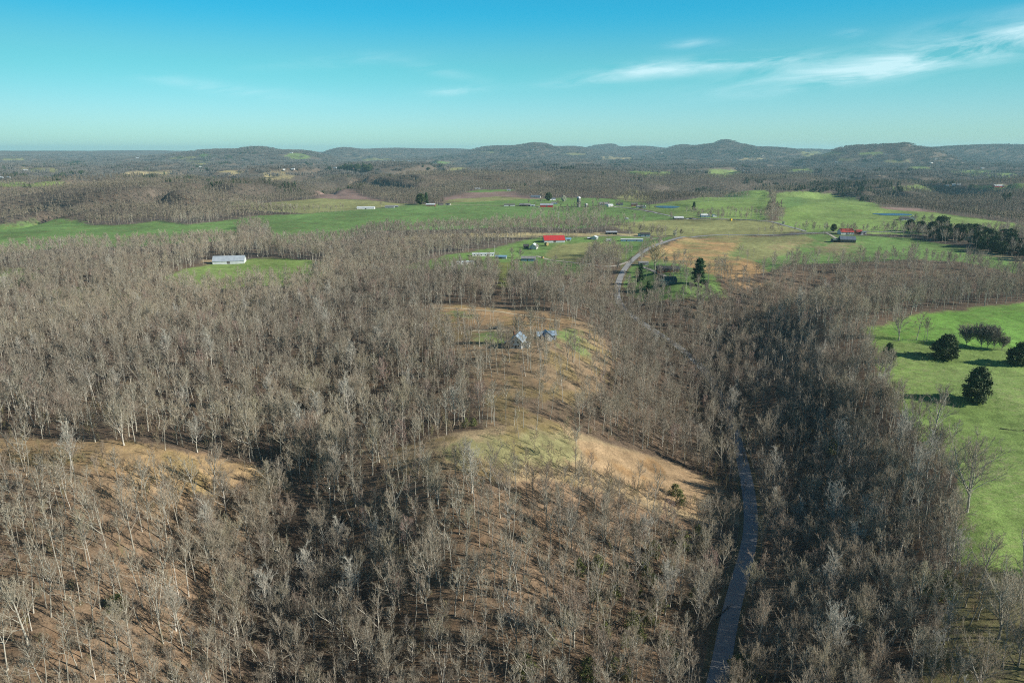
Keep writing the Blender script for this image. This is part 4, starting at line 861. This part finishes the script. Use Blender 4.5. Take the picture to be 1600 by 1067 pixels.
# ------------------------------------------------------------------ buildings
def gable(name, label, px, py, wpx, depth, wall_h, rise, wall, roof, rz=0, cat='house', doors=1, wins=4, chim=False, group=None, eave=.5, open_front=False, detail=True, m=None):
    """ridge along local x; (px,py) base centre in the photo, wpx length in photo pixels"""
    x, y, z = at(px, py); L = wpx * (m or pxm(px, py)) / 2; d = depth / 2
    o = thing(name, label, cat, (x, y, z - .15), R(rz), group)
    zs = [zt(x + a * L, y + b * d) for a in (-1, 1) for b in (-1, 1)]; o.location.z = max(zs) - .1
    w = MB()
    if open_front:
        w.box(-L, L, d - .2, d, -1.5, wall_h); w.box(-L, -L + .2, -d, d - .2, -1.5, wall_h); w.box(L - .2, L, -d, d - .2, -1.5, wall_h)
        for k in range(1, 5): q = -L + k * 2 * L / 5; w.box(q - .15, q + .15, -d, -d + .3, -1.5, wall_h - .05)
    else: w.prism([(-d, -1.5), (d, -1.5), (d, wall_h), (0, wall_h + rise - .12), (-d, wall_h)], -L, L)
    w.build('wall', wall, o)
    r_ = MB(); e = eave; sl = rise / d; t = .16
    for s in (-1, 1):
        y0, z0 = s * (d + e), wall_h - e * sl; pr = [(0, wall_h + rise), (y0, z0), (y0, z0 + t), (0, wall_h + rise + t)]
        r_.prism(pr, -L - e, L + e)
    rf = r_.build('roof', roof, o)
    if chim: MB().box(L * .3, L * .3 + .8, -.4, .4, wall_h + rise * .4, wall_h + rise + 1.2).build('chimney', 'brick', rf)
    if detail:
        for k in range(doors):
            q = (-L * .5 if doors > 1 else -L * .1) + k * L * .9 / max(1, doors - 1) if doors > 1 else -L * .1
            MB().box(q - .5, q + .5, -d - .06, -d + .02, -.1, 2.05).build('door', 'dark_roof', o)
        for k in range(wins):
            q = -L + (k + .5) * 2 * L / wins + .4
            f_ = MB().box(q - .6, q + .6, -d - .05, -d + .02, 1.0, 2.2).build('window', 'white_paint', o)
            MB().box(q - .48, q + .48, -d - .075, -d - .052, 1.12, 2.08).build('pane', 'glass', f_)
        f_ = MB().box(L - .02, L + .05, -.6, .6, 1.0, 2.2).build('window', 'white_paint', o); MB().box(L + .052, L + .075, -.48, .48, 1.12, 2.08).build('pane', 'glass', f_)
    return o
def shed(name, label, px, py, wpx, depth, wall_h, rise, wall, roof, rz=0, cat='barn', big=True, **k):
    if name == 'barn' and roof == 'white_metal' and wpx > 40: roof = 'barn_roof'
    o = gable(name, label, px, py, wpx, depth, wall_h, rise, wall, roof, rz, cat, doors=0, wins=0, detail=False, **k); L = wpx * pxm(px, py) / 2; d = depth / 2
    if big and not k.get('open_front'):
        MB().box(-min(1.6, L * .5), min(1.6, L * .5), -d - .08, -d + .02, -.1, wall_h * .85).build('door', 'weathered_wood', o)
    return o

# the gabled house on the knoll
x, y, z = at(809, 541); o = thing('house', 'pale two-storey gabled house with grey-blue roof on the wooded knoll', 'house', (x, y, z - .1), R(-14)); o.scale = (1.2, 1.2, 1.02)
MB().prism([(-3.1, -1), (3.1, -1), (3.1, 5.0), (0, 8.0), (-3.1, 5.0)], -4.6, 4.6).build('wall', 'white_paint', o).rotation_euler = (0, 0, R(90))
rf = MB(); [rf.prism([(0, 8.0), (s * 3.7, 4.42), (s * 3.7, 4.6), (0, 8.18)], -5.1, 5.1) for s in (-1, 1)]; rf = rf.build('roof', 'blue_metal', o); rf.rotation_euler = (0, 0, R(90))
for q in (-4.2, -2.8, -1.4, 0, 1.4, 2.8, 4.2):
    pass
MB().box(-.35, .35, 1.6, 2.3, 7.0, 9.2).build('chimney', 'brick', rf)
w = MB(); w.prism([(-2.5, -1), (2.0, -1), (2.0, 2.7), (-2.5, 3.5)], 3.12, 6.3).build('side_wing', 'white_metal', o)
MB().prism([(-2.9, 3.6), (2.4, 2.75), (2.4, 2.9), (-2.9, 3.75)], 3.13, 6.7).build('wing_roof', 'grey_metal', o)
w = MB(); w.box(-6.2, -3.12, -2.5, 2.0, -1, 2.6).build('porch', 'weathered_wood', o)
MB().prism([(-2.8, 2.65), (2.3, 2.65), (2.3, 2.8), (-2.8, 2.8)], -6.5, -3.13).build('porch_roof', 'white_metal', o)
for a, zz in ((-1.5, 1.0), (1.5, 1.0), (-1.2, 3.6), (1.2, 3.6)):
    f_ = MB().box(a - .45, a + .45, -4.68, -4.58, zz, zz + 1.3).build('window', 'grey_metal', o); MB().box(a - .36, a + .36, -4.72, -4.685, zz + .1, zz + 1.2).build('pane', 'glass', f_)
MB().box(-.5, .5, -4.67, -4.58, 0, 2.1).build('door', 'dark_roof', o)
x, y, z = at(853, 528); o = thing('house', 'blue-roofed outbuilding with two crossing gables right of the knoll house', 'house', (x, y, z - .2), R(12))
MB().prism([(-3.2, -1), (3.2, -1), (3.2, 2.8), (0, 4.6), (-3.2, 2.8)], -6, 6).build('wall', 'grey_metal', o)
rf = MB(); [rf.prism([(0, 4.75), (s * 3.8, 2.5), (s * 3.8, 2.65), (0, 4.9)], -6.5, 6.5) for s in (-1, 1)]; rf.build('roof', 'blue_metal', o)
MB().prism([(-2.3, -1), (2.3, -1), (2.3, 3.2), (0, 5.2), (-2.3, 3.2)], -2.2, 6.6).build('cross_wing', 'grey_metal', o).rotation_euler = (0, 0, R(-90))
rf = MB(); [rf.prism([(0, 5.35), (s * 2.9, 2.85), (s * 2.9, 3.0), (0, 5.5)], -2.4, 7.0) for s in (-1, 1)]; rf.build('cross_roof', 'blue_metal', o).rotation_euler = (0, 0, R(-90))
for a in (-4.4, -2.9, 3.2, 4.8): MB().box(a - .5, a + .5, -3.27, -3.18, .9, 2.1).build('window', 'glass', o)
MB().box(-.9, .9, -6.68, -6.58, 0, 2.3).build('door', 'white_paint', o)

def car(px, py, rz, paint, label, truck=False, cat='car'):
    x, y, z = at(px, py); o = thing('pickup_truck' if truck else 'parked_car', label, cat, (x, y, z + .02), R(rz)); L = 2.6 if truck else 2.25
    b = MB().prism([(-.95, .35), (.95, .35), (.95, .85), (.85, 1.0), (-.85, 1.0), (-.95, .85)], -L, L); b.build('body', paint, o)
    c0, c1 = (-.6, 1.2) if truck else (-1.5, 1.0)
    cb = MB(); i = 0; cb.v = [(c0 - .1, -.85, 1.0), (c1 + .5, -.85, 1.0), (c1 + .5, .85, 1.0), (c0 - .1, .85, 1.0), (c0 + .25, -.68, 1.62), (c1, -.68, 1.62), (c1, .68, 1.62), (c0 + .25, .68, 1.62)]
    cb.f = [(4, 5, 6, 7), (0, 1, 5, 4), (1, 2, 6, 5), (2, 3, 7, 6), (3, 0, 4, 7)]; ca = cb.build('cabin', 'glass', o)
    MB().box(c0 + .3, c1 - .05, -.66, .66, 1.621, 1.68).build('cabin_roof', paint, o)
    for a in (-L * .62, L * .62):
        for s in (-1, 1): MB().disc((a, .36), .36, s * .98 - .12, s * .98 + .04).build('wheel', 'rubber', o)
    return o
car(769, 515, 8, 'car_dark', 'dark pickup truck parked on the lane left of the knoll house', True, 'pickup truck'); car(776, 514.5, 4, 'car_dark', 'dark car parked right behind the pickup on the knoll lane')

shed('barn', 'long low barn with pale metal roof in the left glade', 359, 411, 46, 15, 3.2, 4.6, 'white_metal', 'white_metal', 12)
shed('shed', 'long white shed at the left of the far green field', 572, 327, 27, 12, 3.0, 2.2, 'white_paint', 'white_metal', 3)
gable('house', 'grey farmhouse right of the long white shed', 609, 325, 14, 10, 3, 2.5, 'grey_metal', 'grey_roof', 0, wins=3); shed('shed', 'small blue-grey shed beside the grey farmhouse', 619, 324, 6, 6, 2.5, 1.2, 'slate_roof', 'grey_metal', 0, 'shed')
gable('house', 'brick farmhouse with white roof below two evergreens', 673, 322, 14, 10, 3, 2.2, 'brick', 'white_metal', -3, wins=3, chim=True)
shed('shed', 'dark shed right of the brick farmhouse', 689, 321, 7, 6, 2.5, 1.4, 'weathered_wood', 'dark_roof', 20, 'shed'); shed('shed', 'small dark shed on the track east of the brick farmhouse', 700, 320.5, 7, 5, 2.5, 1.2, 'white_paint', 'dark_roof', -10, 'shed')
shed('shed', 'white-walled poultry shed with dark roof, leftmost of the farm row', 796, 322, 17, 11, 2.8, 2.0, 'white_paint', 'weathered_wood', 0)
shed('shed', 'long grey open shed in the middle of the farm row', 820, 322, 17, 12, 3.0, 2.4, 'weathered_wood', 'grey_roof', 0, open_front=True); shed('shed', 'low white shed between the grey shed and red barn', 832, 322.5, 7, 6, 2.2, 1, 'white_paint', 'white_metal', 0, 'shed')
shed('barn', 'red barn with pale metal roof in the farm row', 854, 323.5, 20, 13, 4.0, 3.2, 'red_metal', 'grey_metal', 0)
gable('house', 'dark-roofed farmhouse with pale front behind the red barn', 837, 309, 15, 11, 3.2, 3, 'white_paint', 'slate_roof', -10, wins=4)
gable('house', 'blue-grey cottage behind the red barn', 863, 313, 9, 8, 3, 2.2, 'white_paint', 'slate_roof', 15, wins=3); gable('house', 'second blue-grey cottage nearer the silo', 866, 319, 9, 8, 2.8, 2, 'blue_siding', 'grey_roof', 0, wins=3)
shed('shed', 'low pale shed beyond the mauve field', 746, 296, 8, 8, 2.5, 1.4, 'white_paint', 'white_metal', 0, 'shed'); shed('shed', 'low pale shed at the far corner of the mauve field', 795, 298, 6, 8, 2.5, 1.4, 'white_paint', 'grey_metal', 0, 'shed')
gable('house', 'large white farmhouse right of the silos', 944, 321, 16, 13, 3.2, 4, 'white_paint', 'grey_roof', -8, wins=4, chim=True); gable('house', 'white annex touching the white farmhouse on its right', 953, 323, 8, 9, 3, 2.4, 'white_paint', 'white_metal', 20, wins=2)
gable('house', 'dark blue-green house right of the white farmhouse', 968, 321, 10, 9, 3, 2.5, 'slate_roof', 'dark_roof', 0, wins=3)
gable('house', 'reddish brown house at the wood edge', 991, 322, 10, 9, 3.4, 3, 'brick', 'weathered_wood', 0, wins=2); gable('house', 'grey low house in front of the brown house', 1000, 324.5, 12, 8, 2.8, 2, 'grey_metal', 'grey_roof', 0, wins=2)
shed('garage', 'small white gabled garage at the lane end', 1007, 325, 7, 6, 2.8, 2, 'white_paint', 'white_metal', 80, 'garage'); shed('shed', 'tiny white roofed field shelter among cows', 979, 343, 5, 4, 1.8, .8, 'white_paint', 'white_metal', 0, 'shed')
gable('house', 'red-roofed farmhouse on the right', 1321, 366, 20, 12, 3.2, 4.6, 'white_paint', 'red_roof', 0, wins=4); shed('barn', 'black gabled barn in front of the red-roofed house', 1323, 378.5, 22, 13, 4.2, 4, 'weathered_wood', 'slate_roof', -12)
shed('shed', 'open dark lean-to left of the black barn', 1306, 378, 12, 9, 3, 1.5, 'weathered_wood', 'green_roof', 0, open_front=True); gable('house', 'purple-red-roofed house right of the red roof', 1341, 365, 9, 8, 3, 2.2, 'brick', 'red_roof', 0, wins=2); shed('garage', 'pale garage at the right of the purple-red roof', 1349, 365.5, 6, 6, 2.6, 1.4, 'white_paint', 'slate_roof', 0, 'garage')
gable('house', 'dark-roofed house beyond the blue pond', 1413, 344, 13, 9, 2.8, 2.6, 'grey_metal', 'dark_roof', 0, wins=3); gable('house', 'white-gabled house right of the dark-roofed one', 1426, 343.5, 9, 9, 3.2, 2.8, 'white_paint', 'grey_roof', 60, wins=2)
# home group
shed('barn', 'barn with broad bright red metal roof', 865, 378, 32, 18, 3.0, 5.4, 'white_metal', 'red_metal', 6); shed('shed', 'small pale blue gabled shed right of the red-roofed barn', 888, 376, 8, 5, 2.4, 1.4, 'white_metal', 'blue_siding', 0, 'shed')
gable('house', 'white house with high gable in front of the red-roofed barn', 834, 389, 13, 9, 3.6, 3.2, 'white_paint', 'white_metal', 75, wins=3); shed('shed', 'dark shed against the left of the white gabled house', 822, 387, 8, 6, 2.5, 2, 'weathered_wood', 'dark_roof', 0, 'shed')
shed('garage', 'pale arched-looking white garage on the lawn', 929, 374, 10, 8, 3.0, 1.8, 'white_metal', 'white_metal', 70, 'garage'); shed('carport', 'small white carport near the lawn garage', 921, 374, 6, 5, 2, .8, 'weathered_wood', 'white_metal', 0, 'carport', open_front=True)
shed('shed', 'grey open-fronted machine shed behind the blue mobile home', 955, 366, 17, 8, 3.2, 1.4, 'weathered_wood', 'grey_metal', 0, open_front=True)
gable('house', 'dark blue house at the road behind the blue mobile home', 1008, 369.5, 14, 9, 3.2, 2, 'blue_metal', 'dark_roof', 0, wins=3); shed('garage', 'small cream garage against the dark blue house', 1000, 369, 5, 6, 3, 1.6, 'white_paint', 'weathered_wood', 80, 'garage')
o = gable('mobile_home', 'long pale blue mobile home with white roof edge on the lawn', 987, 377, 34, 4.6, 2.8, .7, 'blue_siding', 'white_metal', -2, 'mobile home', doors=2, wins=6)
MB().box(3.2, 5.2, -4.0, -2.36, -.2, .5).build('steps', 'weathered_wood', o)
shed('shed', 'small white flat-roofed shed by the tree clump', 951, 377, 7, 4, 2.4, .5, 'white_paint', 'white_metal', 0, 'shed')
gable('mobile_home', 'white mobile home, farther of the two by the left lawn edge', 755, 400, 34, 5, 2.9, .8, 'white_paint', 'white_metal', 5, 'mobile home', doors=2, wins=6); gable('mobile_home', 'white mobile home, nearer of the two among trees', 727, 413, 27, 5, 2.9, .8, 'white_paint', 'white_metal', 12, 'mobile home', doors=1, wins=5)
shed('shed', 'low blue-roofed shed right of the white mobile homes', 783, 404, 17, 7, 2.4, 1.2, 'grey_metal', 'blue_siding', -6, 'shed'); gable('house', 'grey-blue low house hidden in trees at the drive end', 826, 407, 22, 9, 2.8, 2, 'blue_siding', 'grey_roof', -5, wins=4)
gable('house', 'dark ranch house under the big round tree', 1043, 424, 34, 9, 2.9, 2.2, 'brick', 'dark_roof', -4, wins=6, chim=True); gable('house', 'green-roofed house in the wood below the ranch house', 1041, 445, 28, 10, 2.9, 2.8, 'green_roof', 'green_roof', 6, wins=4)
shed('garage', 'pale low garage beside the road near the round tree', 1005, 414, 14, 7, 2.5, 1, 'grey_metal', 'grey_roof', 0, 'garage')
# middle row by the upper road
gable('house', 'white-roofed dark house on the upper road', 1060, 343, 14, 9, 3, 2.2, 'weathered_wood', 'white_metal', 0, wins=3); car(1074, 343, 5, 'car_white', 'white car left of two by the upper road'); car(1079, 343, 5, 'car_dark', 'dark car between white vehicles by the upper road'); car(1085, 343.3, 0, 'car_white', 'white van-like car nearest the pale blue house')
gable('house', 'pale blue house on the upper road behind bare trees', 1101, 339, 13, 9, 3, 2.4, 'blue_siding', 'white_metal', 0, wins=3); shed('garage', 'small white garage right of the pale blue house', 1116, 339, 6, 7, 3, 1.6, 'white_paint', 'white_metal', 90, 'garage')
shed('barn', 'long white-roofed barn in the far right field', 1560, 291.5, 15, 14, 3.5, 3, 'red_metal', 'white_metal', 0); 
# far houses: small and pale
g = np.random.RandomState(9); words = [('white', 'white_paint', 'white_metal'), ('cream', 'white_paint', 'grey_roof'), ('pale grey', 'grey_metal', 'white_metal'), ('brick', 'brick', 'grey_roof')]
far_sites = [(3, 279, 'at the left picture edge'), (8, 277, 'at the left picture edge'), (14, 278, 'at the left picture edge'), (48, 280, 'at the far left'), (22, 266, 'at the far left'), (40, 267, 'at the far left'), (277, 277, 'below the far pale clearing'), (285, 278, 'below the far pale clearing'), (308, 268, 'right of the far pale clearing'),
    (312, 262, 'above the far pale clearing'), (370, 250, 'near the left hills'), (378, 251, 'near the left hills'), (215, 248, 'on the left skyline'), (268, 246, 'on the left skyline'), (455, 240, 'below the first hill'), (500, 242, 'below the first hill'), (444, 268, 'beside the pale far clearing'), (458, 268, 'beside the pale far clearing'), (524, 267, 'by the pine plantation'),
    (590, 252, 'in the far middle ridge row'), (603, 252, 'in the far middle ridge row'), (615, 252, 'in the far middle ridge row'), (627, 253, 'in the far middle ridge row'), (640, 253, 'in the far middle ridge row'), (741, 235, 'on the central skyline slope'), (832, 235, 'under the central hills'), (840, 235, 'under the central hills'), (948, 247, 'in the far strip clearing'), (972, 246, 'in the far strip clearing'), (1034, 240, 'below the pointed hill'),
    (1096, 269, 'by the far green field'), (1152, 266, 'at right of the far green field'), (1162, 268, 'at right of the far green field'), (1170, 267, 'at right of the far green field'), (1192, 245, 'under the pointed hill'), (1205, 248, 'under the pointed hill'), (1220, 248, 'under the pointed hill'), (1384, 243, 'below the right hill'), (1410, 244, 'below the right hill'), (1440, 258, 'in the right far fields'),
    (1455, 256, 'in the right far fields'), (1462, 250, 'in the right far fields'), (1497, 250, 'in the right far fields'), (1570, 252, 'in the far right corner'), (1580, 253, 'in the far right corner'), (1480, 292, 'in the farmstead beyond the big field'), (1490, 291, 'in the farmstead beyond the big field'), (1498, 290, 'in the farmstead beyond the big field'), (1580, 274, 'at the right picture edge'), (1535, 264, 'by the right far pasture'), (1307, 255, 'in the far right wood'), (1275, 263, 'by the right far clearing')]
for j, (px, py, w_) in enumerate(far_sites):
    q = words[g.randint(4) if j % 3 == 0 else g.randint(3)]; wp = g.uniform(3.0, 5.5)
    # a clearing was not always left: stand it on the open ground just in front of the trees
    x, y, z = at(px, py); mm = pxm(px, py); Lm = min(max(wp * mm, 11), 34)
    o = gable('house', f'tiny far {q[0]} house {w_}', px, py, Lm / mm, min(10, Lm * .6), 3.2 if mm < 4 else 5, 2.6, q[1], q[2], g.uniform(-30, 30), detail=False, group='far houses ' + w_, m=mm)
    COVER.append(('yard', OLIVE, 0, None))
# silos, bales, poles, fence, cows
def silo(px, py, h, r_, label, body, dome):
    x, y, z = at(px, py); o = thing('silo', label, 'silo', (x, y, z - .3), 0)
    MB().lathe([(r_, 0), (r_, h)], 24).build('tower', body, o, True)
    for k in range(1, 9): MB().lathe([(r_ + .03, h * k / 9), (r_ + .06, h * k / 9 + .05), (r_ + .03, h * k / 9 + .1)], 24).build('hoop', 'dome_metal', o)
    MB().lathe([(r_ + .12, h), (r_ * .97, h + r_ * .35), (r_ * .75, h + r_ * .68), (r_ * .4, h + r_ * .88), (.05, h + r_ * .95)], 24).build('dome', dome, o, True)
    MB().box(-.45, .45, -r_ - .5, -r_ + .1, 0, h).build('chute', 'concrete', o)
silo(904, 323.5, 19.5, 3.9, 'tall dark stave silo with pale dome at the farm', 'silo_stave', 'dome_metal'); silo(916, 323.5, 5.5, 2.6, 'short pale silo beside the tall one', 'concrete', 'dome_metal')
def bale(px, py, s, m, label, cat='hay bale', name='hay_bale'):
    x, y, z = at(px, py); o = MB().disc((0, .85 * s), .85 * s, -.75 * s, .75 * s, 18).build(name, m); o.location = (x, y, z); o.rotation_euler = (0, 0, .7); tag(o, label, cat)
bale(854, 384, 2.6, 'hay', 'big round pale bale right of the white gabled house'); bale(1142, 345, 2.2, 'yellow_paint', 'yellow round bale beside the upper road'); bale(848, 404, 1.5, 'hay', 'small round bale beside the home drive')
def pole(px, py, h, label, m='post_wood'):
    x, y, z = at(px, py); o = thing('utility_pole', label, 'utility pole', (x, y, z - .3), .3, 'utility poles'); MB().lathe([(.19, 0), (.12, h)], 8).build('shaft', m, o); MB().box(-1.2, 1.2, -.06, .06, h - .9, h - .75).build('crossarm', 'post_wood', o)
    for q in (-1, 0, 1): MB().lathe([(.06, h - .75), (.08, h - .6), (.04, h - .5)], 6, (q * .95, 0)).build('insulator', 'white_paint', o)
pole(872, 358, 28, 'very tall pale pole rising from the tree belt', 'white_paint'); pole(1075, 404, 10, 'wooden pole in the orange field corner'); pole(978, 372, 11, 'wooden pole behind the blue mobile home'); pole(949, 376, 11, 'wooden pole beside the small white shed'); pole(773, 395, 9, 'pole at the right end of the far white mobile home', 'white_paint'); pole(1008, 342, 10, 'wooden pole in the cow meadow')
pole(1138, 372, 10, 'wooden pole by the road on the orange field'); pole(920, 374, 10, 'wooden pole left of the lawn garage')
def fence(pts, label, step=7.0):
    L = resample(line(*pts), step); x0, y0 = L[0]; z0 = zt(x0, y0); o = thing('fence', label, 'fence', (x0, y0, z0), 0); P = [(a - x0, b - y0, zt(a, b) - z0) for a, b in L]
    for p in P[:95]: MB().lathe([(.09, p[2] - .3), (.08, p[2] + 1.35)], 6, p[:2]).build('post', 'post_wood', o)
    segs = [[*a[:2], a[2] + h, .02, *b[:2], b[2] + h, .02] for a, b in zip(P[:-1], P[1:]) for h in (.4, .75, 1.1)]
    obj('wire', npmesh('wire', *tubes(segs, 3), ['wire']), o)
fence([(1395, 534), (1430, 532), (1470, 540), (1530, 545), (1610, 551)], 'wire fence with wooden posts crossing the right pasture'); fence([(1062, 375), (1140, 371), (1240, 369)], 'wire fence between the road and the orange field', 14); fence([(640, 396), (700, 391), (780, 380), (840, 374)], 'wire fence behind the home lawn', 12)
car(842, 324.5, 20, 'car_white', 'white car parked before the red barn'); car(931, 323, 80, 'car_red', 'red car parked by the white farmhouse'); car(961, 324, 10, 'car_white', 'white car right of the white farmhouse'); car(1018, 372, 30, 'car_dark', 'dark car on the drive by the dark blue house'); car(828, 390, 10, 'car_dark', 'dark car by the white gabled house')
car(1346, 367.5, 0, 'car_white', 'white car right of the red-roofed house'); car(680, 323, 0, 'car_red', 'red car beside the brick farmhouse'); car(1030, 423, 80, 'car_white', 'white car by the dark ranch house')
fence([(955, 329), (1000, 336), (1050, 342)], 'wire fence along the lane beside the cow meadow', 12)
cowm = None
def cow(px, py, rz):
    x, y, z = at(px, py); vs = [(-1.0, 0, 1.15), (-.4, 0, 1.1), (.35, 0, 1.12), (.85, 0, 1.2), (1.2, 0, 1.2), (1.55, 0, 1.0), (1.8, 0, .85)]; es = [(i, i + 1) for i in range(6)]; rs = [.3, .42, .42, .36, .2, .17, .1]
    for a, s in ((0, -1), (0, 1), (3, -1), (3, 1)):
        b = vs[a]; k = len(vs); vs += [(b[0], s * .22, .75), (b[0] + .03, s * .22, .4), (b[0], s * .22, 0)]; es += [(a, k), (k, k + 1), (k + 1, k + 2)]; rs += [.16, .09, .07]
    k = len(vs); vs += [(-1.3, 0, 1.1), (-1.35, 0, .6)]; es += [(0, k), (k, k + 1)]; rs += [.05, .04]
    me = bpy.data.meshes.new('cow'); me.from_pydata(vs, es, []); me.materials.append(MAT['cow_hide']); o = obj('cow', me, None, (x, y, z)); o.rotation_euler = (0, 0, rz)
    sk = o.modifiers.new('skin', 'SKIN'); sv = me.skin_vertices[0].data
    for i, r_ in enumerate(rs): sv[i].radius = (r_, r_)
    sv[1].use_root = True; o.modifiers.new('sub', 'SUBSURF').levels = 1; return o
for j, (px, py) in enumerate(((976, 331), (981, 333), (988, 332), (993, 337), (999, 339), (970, 334))):
    tag(cow(px, py, j * 1.3), 'small dark cow grazing in the green meadow below the lane', 'cow', 'cows in the green meadow')
def fallen(px, py, L, rz, label):
    x, y, z = at(px, py); o = thing('fallen_tree', label, 'fallen tree', (x, y, z + .2), R(rz)); g = np.random.RandomState(int(px)); t, l_, w = grow(int(px), H=L, cb=.4, spread=1.6, r0=.25, nl_=6, nb=2, ntw=1, nf=0)
    a = obj('trunk', npmesh('trunk', *tubes(t, 6), ['log']), o); a.rotation_euler = (0, R(88), 0); a = obj('branches', npmesh('branches', *tubes(l_, 4), ['log']), o); a.rotation_euler = (0, R(88), 0)
fallen(1564, 670, 8, -28, 'dark fallen log lying on the right pasture'); fallen(1600, 673, 6, 0, 'dark limb on the ground at the right pasture edge')

for px, py, L, rz, w_ in ((1120, 965, 13, 40, 'across the lower bank left of the road'), (905, 955, 11, 120, 'low on the central slope'), (430, 880, 15, 10, 'in the ravine left of centre'), (250, 860, 12, 70, 'on the left brown slope'), (700, 850, 10, 160, 'high on the central slope'), (1380, 960, 14, 25, 'in the dark hollow'), (620, 1030, 12, 100, 'near the bottom edge')):
    fallen(px, py, L, rz, 'fallen trunk lying ' + w_)
# ------------------------------------------------------------------ air
def haze():
    m = bpy.data.materials.new('haze_air'); m.use_nodes = True; n = m.node_tree.nodes; n.remove(n['Principled BSDF'])
    v = n.new('ShaderNodeVolumePrincipled'); v.inputs['Color'].default_value = (0.5, 0.88, 1.0, 1); v.inputs['Density'].default_value = 3.8e-5; v.inputs['Anisotropy'].default_value = 0.1
    m.node_tree.links.new(v.outputs[0], n['Material Output'].inputs['Volume']); MAT['haze'] = m
    o = MB().box(-26000, 26000, -300, 27500, -140, 312).build('haze', 'haze'); tag(o, kind='stuff', label='thin blue haze over the whole valley', cat='haze')
haze()

# look-alikes are told apart by their order from left to right
def ordinals():
    w = 'first second third fourth fifth sixth seventh eighth ninth tenth eleventh twelfth thirteenth fourteenth fifteenth sixteenth seventeenth eighteenth nineteenth twentieth'.split()
    tens = ['', '', 'twenty', 'thirty', 'forty']
    by = {}
    for o in SC.objects:
        if o.parent is None and o.get('label') and not o.get('kind'): by.setdefault(o['label'], []).append(o)
    for lb, os_ in by.items():
        if len(os_) < 2: continue
        os_.sort(key=lambda o: project(*o.location)[0])
        for i, o in enumerate(os_): o['label'] = lb + ', ' + (w[i] if i < 20 else tens[(i + 1) // 10] + ('-' + w[(i + 1) % 10 - 1] if (i + 1) % 10 else '')) + ' from left'
ordinals()
